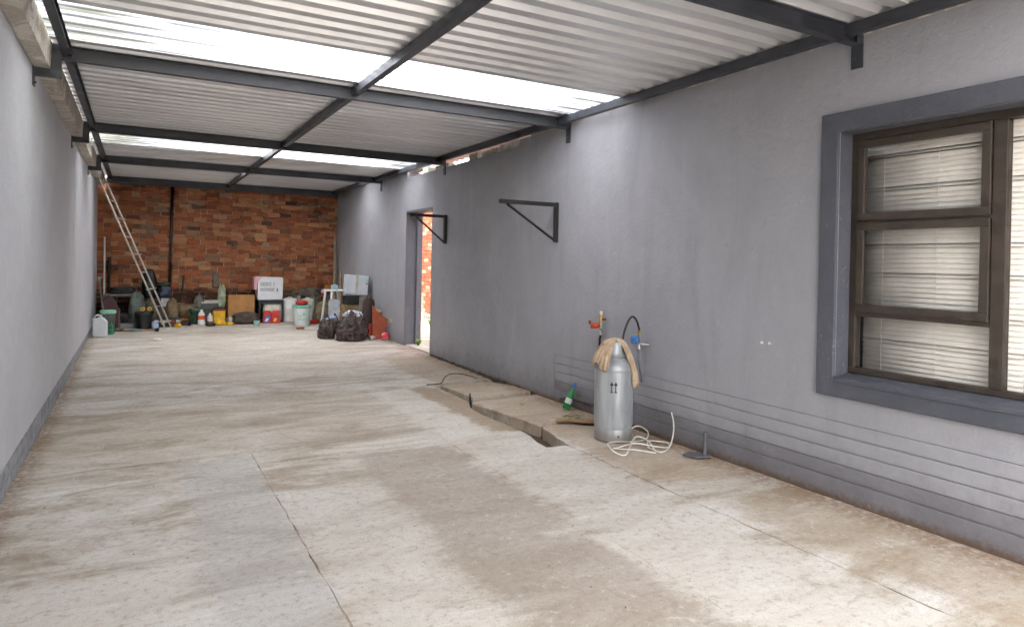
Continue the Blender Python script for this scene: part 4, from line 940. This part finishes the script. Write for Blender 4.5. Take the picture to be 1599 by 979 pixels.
for i in range(3):
    o = bx(-.15, .15, -.06, .06, 0, .12).build('concrete_block', mat('#575a58', .9, 0, .2, 14, .5, .4), bevel=.008); o.location = (1.20 + .02 * i, 14.33, F(14.3) + .124 * i); tag(o, ['lowest', 'middle', 'topmost'][i] + ' dark grey block of the stack below the white planks', 'block', 'stack of grey blocks')
o = bx(-.18, .18, -.05, .05, 0, .125).build('orange_timber', mat('#94592c', .8, 0, .2, 12, .3, .35), bevel=.005); o.location = (.87, 14.15, F(14.15)); tag(o, 'short orange brown timber lying along the wall foot', 'timber')
TAN = mat('#75634a', .85, 0, .3, 12, .5, .4)
lump('tan_sack', 'tan sack lying on the orange brown timber', 'sack', (.86, 14.17, F(14.15) + .126), (.34, .26, .24), TAN, 72, .25, 2.2)
lump('tan_sack', 'tan sack standing left of the orange brown timber', 'sack', (.59, 14.0, F(14.0)), (.22, .24, .48), TAN, 73, .18, 2.2)
lump('olive_sack', 'olive brown sack behind the two yellow rolls', 'sack', (.22, 13.92, F(13.9)), (.26, .24, .46), mat('#5f5848', .85, 0, .3, 12, .5, .4), 74, .18, 2.2)
# long black case with loose yellow and white bits
cs = thing('tool_case', 'long black open tool case on the floor beneath the ladder', 'tool case', (.50, 13.74, F(13.74)))
bx(-.235, .235, -.11, .11, 0, .085).build('tray', M_BLACK, cs, bevel=.008); bx(-.23, .235, .095, .112, .087, .16).build('lid_edge', mat('#2c2b2c', .5), cs, bevel=.004)
for i, (x, l, m_) in enumerate(((-.17, .07, WHITE), (-.06, .12, OFFW), (.08, .09, mat('#8f2a28', .5)), (.18, .07, OFFW))): 
    o = bx(-l / 2, l / 2, -.03, .03, 0, .035).build('tool_packet', m_, bevel=.006); o.location = (.50 + x, 13.70, F(13.7) + .086); tag(o, ['leftmost white', 'long off white', 'dark red', 'rightmost off white'][i] + ' packet lying in the black tool case', 'packet', 'packets in the tool case')
o = lump('yellow_glove', 'yellow glove lying at the right end of the black tool case', 'glove', (.67, 13.58, F(13.58)), (.13, .10, .07), YEL, 77, .3, 3, res=(18, 12))
for i, (x, y) in enumerate(((.10, 13.56), (.20, 13.60))):
    t = thing('tape_roll', ['left', 'right'][i] + ' yellow roll on the black bucket lid', 'roll', (.105 + i * .11, 13.50, F(13.5) + .31), 0, 'yellow rolls'); MB().tube([(0, -.03, .036), (0, .03, .036)], .035, 18).build('roll', YEL, t, smooth=40); MB().tube([(0, -.032, .036), (0, -.0302, .036)], .014, 12).build('core', mat('#5d4a20', .7), t)
bucket('black bucket with yellow rolls on its lid near the ladder foot', (.135, 13.50, F(13.5)), .12, .138, .31, M_BLACK, mat('#242426', .5), False)
o = lump('blue_rag', 'small pale blue rag beside the black bucket', 'rag', (.30, 13.46, F(13.46)), (.11, .1, .13), mat('#8fa0ba', .7), 79, .3, 3, res=(18, 12))
# bench with dark things
be = thing('low_bench', 'low grey topped bench in the dark left corner', 'bench', (-.19, 14.1, F(14.1)))
bx(-.30, .28, -.22, .22, .545, .575).build('bench_top', mat('#7c7974', .7), be, bevel=.004)
for sx in (-.28, .24):
    for sy in (-.2, .16): bx(sx, sx + .04, sy, sy + .04, 0, .545).build('leg', mat('#2d2522', .8), be)
lump('grey_tarp', 'grey green crumpled tarpaulin hanging over the bench end', 'tarpaulin', (.02, 13.72, F(13.7)), (.24, .22, .60), mat('#5c645e', .7, 0, .25, 12, .5, .3), 81, .2, 2.3, ridge=.1)
o = bx(-.13, .12, -.1, .1, 0, .08).build('grey_tray', mat('#85868a', .6), bevel=.01); o.location = (-.14, 13.72, F(13.7)); tag(o, 'flat grey tray on the floor under the bench', 'tray')
dc = thing('dark_crate', 'dark wooden crate behind the ladder, carrying bundles', 'crate', (.36, 14.25, F(14.25)))
for k in range(4): bx(-.25, .25, -.15, -.135, .005 + k * .118, .11 + k * .118).build('slat', mat('#3a2d25', .85), dc)
bx(-.25, -.235, -.135, .15, 0, .475).build('side', mat('#3a2d25', .85), dc); bx(.235, .25, -.135, .15, 0, .475).build('side', mat('#3a2d25', .85), dc); bx(-.25, .25, -.15, .15, .476, .488).build('lid', mat('#3a2d25', .85), dc)
lump('black_bundle', 'rounded black bundle on the crate behind the ladder', 'bundle', (.215, 14.25, F(14.25) + .489), (.24, .22, .53), M_BLACK, 83, .1, 2, power=2.4)
lump('blue_grey_bundle', 'blue grey bundle on the crate right of the ladder', 'bundle', (.47, 14.22, F(14.25) + .489), (.22, .22, .22), mat('#3f4656', .7, 0, .3, 14, .5, .2), 84, .2, 2.3)
lump('green_cloth', 'dark green cloth lying over the blue grey bundle', 'cloth', (.43, 14.26, F(14.25) + .70), (.26, .2, .08), mat('#2f3a2c', .8, 0, .3, 14, .4, .2), 85, .25, 2.5)
o = bx(-.065, .065, -.012, .012, 0, .15).build('grey_plate', mat('#9a9c9c', .5, .2), bevel=.004); o.location = (.47, 14.02, F(14) + .345); o.rotation_euler.x = -.15; tag(o, 'light grey plate standing in front of the dark crate', 'plate')
o = bx(-.09, .09, -.06, .06, 0, .343).build('stone_block', mat('#51483c', .9, 0, .25, 12, .6, .4), bevel=.012); o.location = (.46, 14.01, F(14)); tag(o, 'brown stone block under the light grey plate', 'block')
# maroon chair back, spade, poles, jerrycan, bucket
mb_ = thing('maroon_cushion', 'dark maroon rounded board leaning in the left corner', 'board', (-.36, 13.42, F(13.42)))
q = MB(); ol = [(-.14, 0), (.13, 0), (.135, .12), (.10, .36), (.05, .52), (-.03, .60), (-.10, .59), (-.14, .48)]; q.prism(ol, -.02, .02, 'y'); q.build('padded_board', mat('#45262a', .6, 0, .2, 10, .3, .3), mb_, bevel=.012)
bx(.10, .125, -.03, .0, .0, .38).build('edge_strip', mat('#6c5f58', .6), mb_)
sp = thing('spade', 'grey handled spade leaning against the left wall', 'spade', (-.52, 13.2, F(13.2)))
MB().tube([(-.535, 13.05, .96), (-.48, 13.22, .42)], .014, 8).build('shaft', mat('#6d665f', .7), sp, True); MB().tube([(-.56, 13.02, 1.0), (-.51, 13.06, 1.0)], .018, 8).build('grip', mat('#8d857b', .6), sp, True)
MB().tube([(-.54, 13.04, .99), (-.535, 13.05, .95)], .02, 8).build('socket', mat('#8d857b', .6), sp, True)
MB().prism([(-.56, .42), (-.42, .42), (-.42, .16), (-.49, F(13.2) + .005), (-.56, .16)], 13.215, 13.222, 'y').build('blade', mat('#4a4a4c', .5, .6), sp, True)
o = MB().tube([(-.505, 14.38, F(14.3)), (-.52, 14.40, 1.71)], .017, 10).build('white_pipe', OFFW, smooth=40); tag(o, 'thin white pipe standing upright in the left corner', 'pipe')
o = MB().tube([(-.43, 14.40, F(14.3)), (-.44, 14.41, 1.34)], .022, 8).build('dark_pole', mat('#252220', .7), smooth=40); tag(o, 'short dark pole standing right of the white pipe', 'pole')
bucket('grey bucket with a mint green lid behind the white jerrycan', (-.40, 13.0, F(13)), .095, .11, .38, mat('#4f5150', .6), mat('#8cc9ad', .5), False)
bottle('small green bottle right of the white jerrycan', (-.345, 12.78, F(12.78)), .036, .20, mat('#2e7d54', .3), mat('#2e7d54', .4), mat('#3a8a62', .4), .3, .5)
jc = thing('jerrycan', 'white plastic jerrycan on the floor against the left wall', 'jerrycan', (-.487, 12.52, F(12.52)), math.radians(-12))
JM = mat('#d4d8dd', .4, 0, .04, 8, .06, .15)
MB().prism([(-.095, .012), (-.085, 0), (.085, 0), (.095, .012), (.098, .22), (.085, .255), (.04, .30), (-.015, .315), (-.075, .285), (-.098, .24)], -.055, .055, 'y').build('can_body', JM, jc, bevel=.014, seg=3)
MB().tube([(-.07, 0, .28), (-.085, 0, .325), (-.04, 0, .345), (.015, 0, .33), (.02, 0, .30)], .013, 8).build('handle', JM, jc, smooth=True); MB().lathe([(.022, .24), (.022, .285), (.02, .29)], 14, (-.092, 0)).build('cap', WHITE, jc, smooth=40)
# hand axe lying on the floor and a white tube
ax = thing('hammer', 'long wooden handled hammer lying on the floor before the ladder', 'hammer', (.07, 13.08, F(13.08)), math.radians(-9))
MB().tube([(-.25, 0, .02), (.25, 0, .024)], [.02, .016], 8).build('handle', mat('#a58662', .7), ax, smooth=True); MB().tube([(-.17, 0, .021), (.02, 0, .022)], .0225, 8).build('grip_wrap', mat('#767f88', .6), ax, smooth=True); bx(.235, .285, -.07, .07, 0, .055).build('head', M_BLACK, ax, bevel=.008)
shell('white_tube', 'small white tube lying on the open floor before the ladder', 'tube', (.30, 11.80, F(11.8) + .021), [(-.065, 0, 0), (-.055, 0, 0), (.03, 0, 0), (.04, 0, 0), (.065, 0, 0)], [.008, .02, .02, .011, .011], WHITE, 10)
# rubble and timber in the right corner
ROCK = mat('#6b6457', .95, 0, .3, 9, .8, .5)
rr = random.Random(5)
heap = [(2.98, 14.33, .0, .36, .20, .28), (3.26, 14.3, 0, .34, .28, .30), (3.50, 14.2, 0, .36, .38, .32), (3.30, 14.33, .29, .36, .2, .24), (3.55, 14.3, .30, .28, .24, .24), (2.95, 14.36, .28, .40, .14, .22), (3.15, 14.36, .49, .40, .14, .17), (3.48, 14.0, 0, .30, .26, .24), (3.28, 13.98, 0, .26, .24, .22), (3.52, 14.32, .53, .25, .2, .08)]
pos_l = ['far left foot', 'middle foot', 'right foot', 'middle of the second tier', 'right of the second tier', 'left of the second tier', 'top left', 'front right', 'front left', 'top right']
for i, (x, y, z, a, b_, c) in enumerate(heap):
    lump('rubble_stone', 'grey brown stone at the ' + pos_l[i] + ' of the corner heap', 'stone', (x, y, F(y) + z), (a, b_, c), ROCK, 90 + i, .22, 1.6, 'rubble heap in the right corner', rr.uniform(0, 1), res=(16, 10), smooth=False, power=3.5)
rc = thing('red_tin', 'red tin with a white band on the corner heap', 'tin', (3.42, 14.12, F(14.1) + .235)); MB().lathe([(.058, 0), (.06, .004), (.06, .15), (.05, .155)], 18).build('tin_body', RED, rc, smooth=40); MB().lathe([(.061, .08), (.0612, .081), (.0612, .14), (.061, .141)], 18).build('band', mat('#a9bccb', .5), rc, smooth=40)
rc.location.z = F(14.1) + .50; rc.location.y = 14.18
o = bx(-.05, .05, -.05, .05, 0, .12).build('orange_carton', mat('#c9792c', .6), bevel=.006); o.location = (3.52, 14.30, F(14.3) + .612); tag(o, 'small orange carton on top of the corner heap', 'carton')
lump('khaki_sack', 'khaki sack slumped in front of the corner heap', 'sack', (3.30, 13.72, F(13.7)), (.26, .24, .42), mat('#7d6f52', .85, 0, .25, 12, .5, .3), 111, .2, 2.2)
o = lump('brown_jug', 'reddish brown round jug before the khaki sack', 'jug', (3.24, 13.30, F(13.3)), (.15, .15, .21), mat('#7d4028', .5), 112, .05, 2, power=2.1)
def leaning(label, p0, p1, w_, m):
    o = MB().tube([p0, p1], w_, 4).build('leaning_plank', m); return tag(o, label, 'plank', 'timber in the right corner')
leaning('tall grey plank leaning in the right corner of the brick wall', (3.60, 14.02, F(14) + .02), (3.685, 14.39, 1.80), .032, mat('#948672', .85, 0, .2, 16, .4, .3))
leaning('short tan stick leaning beside the tall grey plank', (3.63, 13.75, F(13.7) + .02), (3.715, 14.0, 1.16), .020, mat('#b39b76', .8, 0, .2, 16, .4, .3))

# ------------------------------------------------------------------ fine litter on the floor
q = MB(); r = random.Random(77)
for k in range(260):
    x = r.uniform(XL + .05, XR - .05); y = r.choice([r.uniform(1.5, 7), r.uniform(6, 14)])
    if r.random() < .45: x = XR - abs(r.gauss(0, .12)) - .02
    if 2.68 < x < 3.0 and 4.2 < y < 6.2: continue
    s_ = r.uniform(.0015, .0045); zb = F(y) + (.012 if x > 2.95 and 3.4 < y < 6 else .001)
    q.lathe([(s_ * .8, zb), (s_, zb + s_ * .5), (s_ * .4, zb + s_)], 5, (x, y))
o = q.build('grit', mat('#6d5f50', .9, 0, .4, 30, .3, .3)); o['kind'] = 'stuff'; tag(o, 'loose grit and crumbs scattered over the concrete', 'grit')

q = MB(); r = random.Random(8); y = 6.2; inner = []; 
while y < 9.1:
    inner.append((XR - r.uniform(.015, .05) - (.05 if 6.3 < y < 7.2 and r.random() < .5 else 0), y)); y += r.uniform(.03, .07)
poly = inner + [(XR + .005, 9.1), (XR + .005, 6.2)]; n = len(poly); ni = len(inner)
vs = [(a, b_, fz(b_) - .01) for a, b_ in poly] + [(a + .008, b_, fz(b_) + .004) if i < ni else (a, b_, fz(b_) + .035) for i, (a, b_) in enumerate(poly)]
tops = [(XR + .005, b_, fz(b_) + r.uniform(.015, .04)) for a, b_ in inner]; vs2 = [(a + .008, b_, fz(b_) + .005) for a, b_ in inner] + tops
q.add([(a, b_, fz(b_) - .01) for a, b_ in inner] + vs2, [(i, i + 1, ni + i + 1, ni + i) for i in range(ni - 1)] + [(ni + i, ni + i + 1, 2 * ni + i + 1, 2 * ni + i) for i in range(ni - 1)])
o = q.build('dirt', mat('#3f3125', .95, 0, .4, 20, .9, .6)); o['kind'] = 'stuff'; tag(o, 'dark dirt gathered along the foot of the grey wall', 'dirt')
BOLT = mat('#5a5b60', .4, .7, .2, 40, .1, .3)
bms = [c for c in cr.children if c.name.startswith('beam') and c.children]
for y, bo in zip(BEAMS, bms):
    MB().tube([(XR - .012, y, 2.65), (XR - .022, y, 2.65)], .009, 6).build('bolt', BOLT, bo, True)
    for zz in (2.56,):
        MB().tube([(XL + .010, y + .0, zz - .005), (XL + .020, y + .0, zz - .005)], .009, 6).build('bolt', BOLT, bo, True)
# more odds and ends in the dark corner
lump('black_bag', 'black crumpled bag under the low bench by the maroon board', 'bag', (-.15, 14.0, F(14.0)), (.3, .24, .26), mat('#161517', .4, 0, .2, 12, .6, .2), 131, .25, 2.4)
o = bx(-.36, .36, -.03, .03, 0, .11).build('dark_timber', mat('#33261d', .85, 0, .3, 10, .5, .4), bevel=.006); o.location = (.85, 14.405, F(14.4)); tag(o, 'dark timber baulk lying against the wall behind the tan sacks', 'timber')
o = bx(-.30, .30, -.02, .02, 0, .10).build('dark_timber', mat('#3b2b20', .85, 0, .3, 10, .5, .4), bevel=.006); o.location = (.90, 14.41, F(14.4) + .112); tag(o, 'upper dark plank lying on the timber baulk behind the sacks', 'timber')
o = bx(-.05, .05, -.035, .035, 0, .012).build('paper_sheet', OFFW, bevel=.002); o.location = (-.28, 12.6, F(12.6)); o.rotation_euler.z = .5; tag(o, 'small flat pale scrap on the floor right of the jerrycan', 'paper')
lump('grey_rag', 'grey rag lying on the floor left of the hammer', 'rag', (-.24, 13.18, F(13.18)), (.14, .1, .06), mat('#6b5f54', .8, 0, .3, 20, .4, .3), 133, .3, 3, res=(18, 12))


coil = [Vector((.78 + (.10 + .012 * (k // 18)) * math.cos(k * .349), 13.78 + (.085 + .01 * (k // 18)) * math.sin(k * .349), F(13.78) + .013 + .022 * (k // 18) + .022 * (k % 18) / 18)) for k in range(60)]
o = MB().tube(coil, .011, 6).build('hose_coil', M_BLACK, smooth=True); tag(o, 'coil of thin black hose on the floor right of the tool case', 'hose')
lump('dark_blanket', 'dark folded blanket lying on the low bench', 'blanket', (-.22, 14.12, F(14.1) + .576), (.38, .32, .13), mat('#2c2a2b', .85, 0, .3, 14, .5, .3), 151, .15, 2.2, power=4)
bucket('dark green bucket standing before the stack of grey blocks', (.985, 14.12, F(14.12)), .10, .12, .30, mat('#2f4a3c', .5), mat('#39564a', .5), False)
o = bx(-.11, .11, -.10, .10, 0, .17).build('brown_carton', mat('#7d6142', .85, 0, .2, 9, .3, .4), bevel=.006); o.location = (.70, 14.30, F(14.3) + .215); o.rotation_euler.z = .2; tag(o, 'small brown carton on the dark timber behind the tan sacks', 'carton')
lump('grey_sack', 'grey cement sack slumped between the carton and the brick wall', 'sack', (1.07, 14.36, F(14.3)), (.20, .14, .52), mat('#6f6b66', .85, 0, .25, 12, .5, .3), 153, .16, 2.2)
lump('dark_rag', 'dark oily rag lying before the yellow flask', 'rag', (1.22, 13.66, F(13.66)), (.17, .12, .06), mat('#37312d', .8, 0, .3, 16, .5, .3), 154, .3, 2.6, res=(18, 12))
leaning('thin dark lath leaning on the brick wall right of the conduit', (.72, 14.25, F(14.2) + .12), (.80, 14.43, 1.02), .014, mat('#4b3a2c', .85))
lump('silver_sack', 'pale grey sack squeezed between white drum and rubble heap', 'sack', (2.92, 14.28, F(14.28)), (.18, .2, .50), mat('#8f8b83', .8, 0, .25, 12, .5, .3), 156, .15, 2.2)
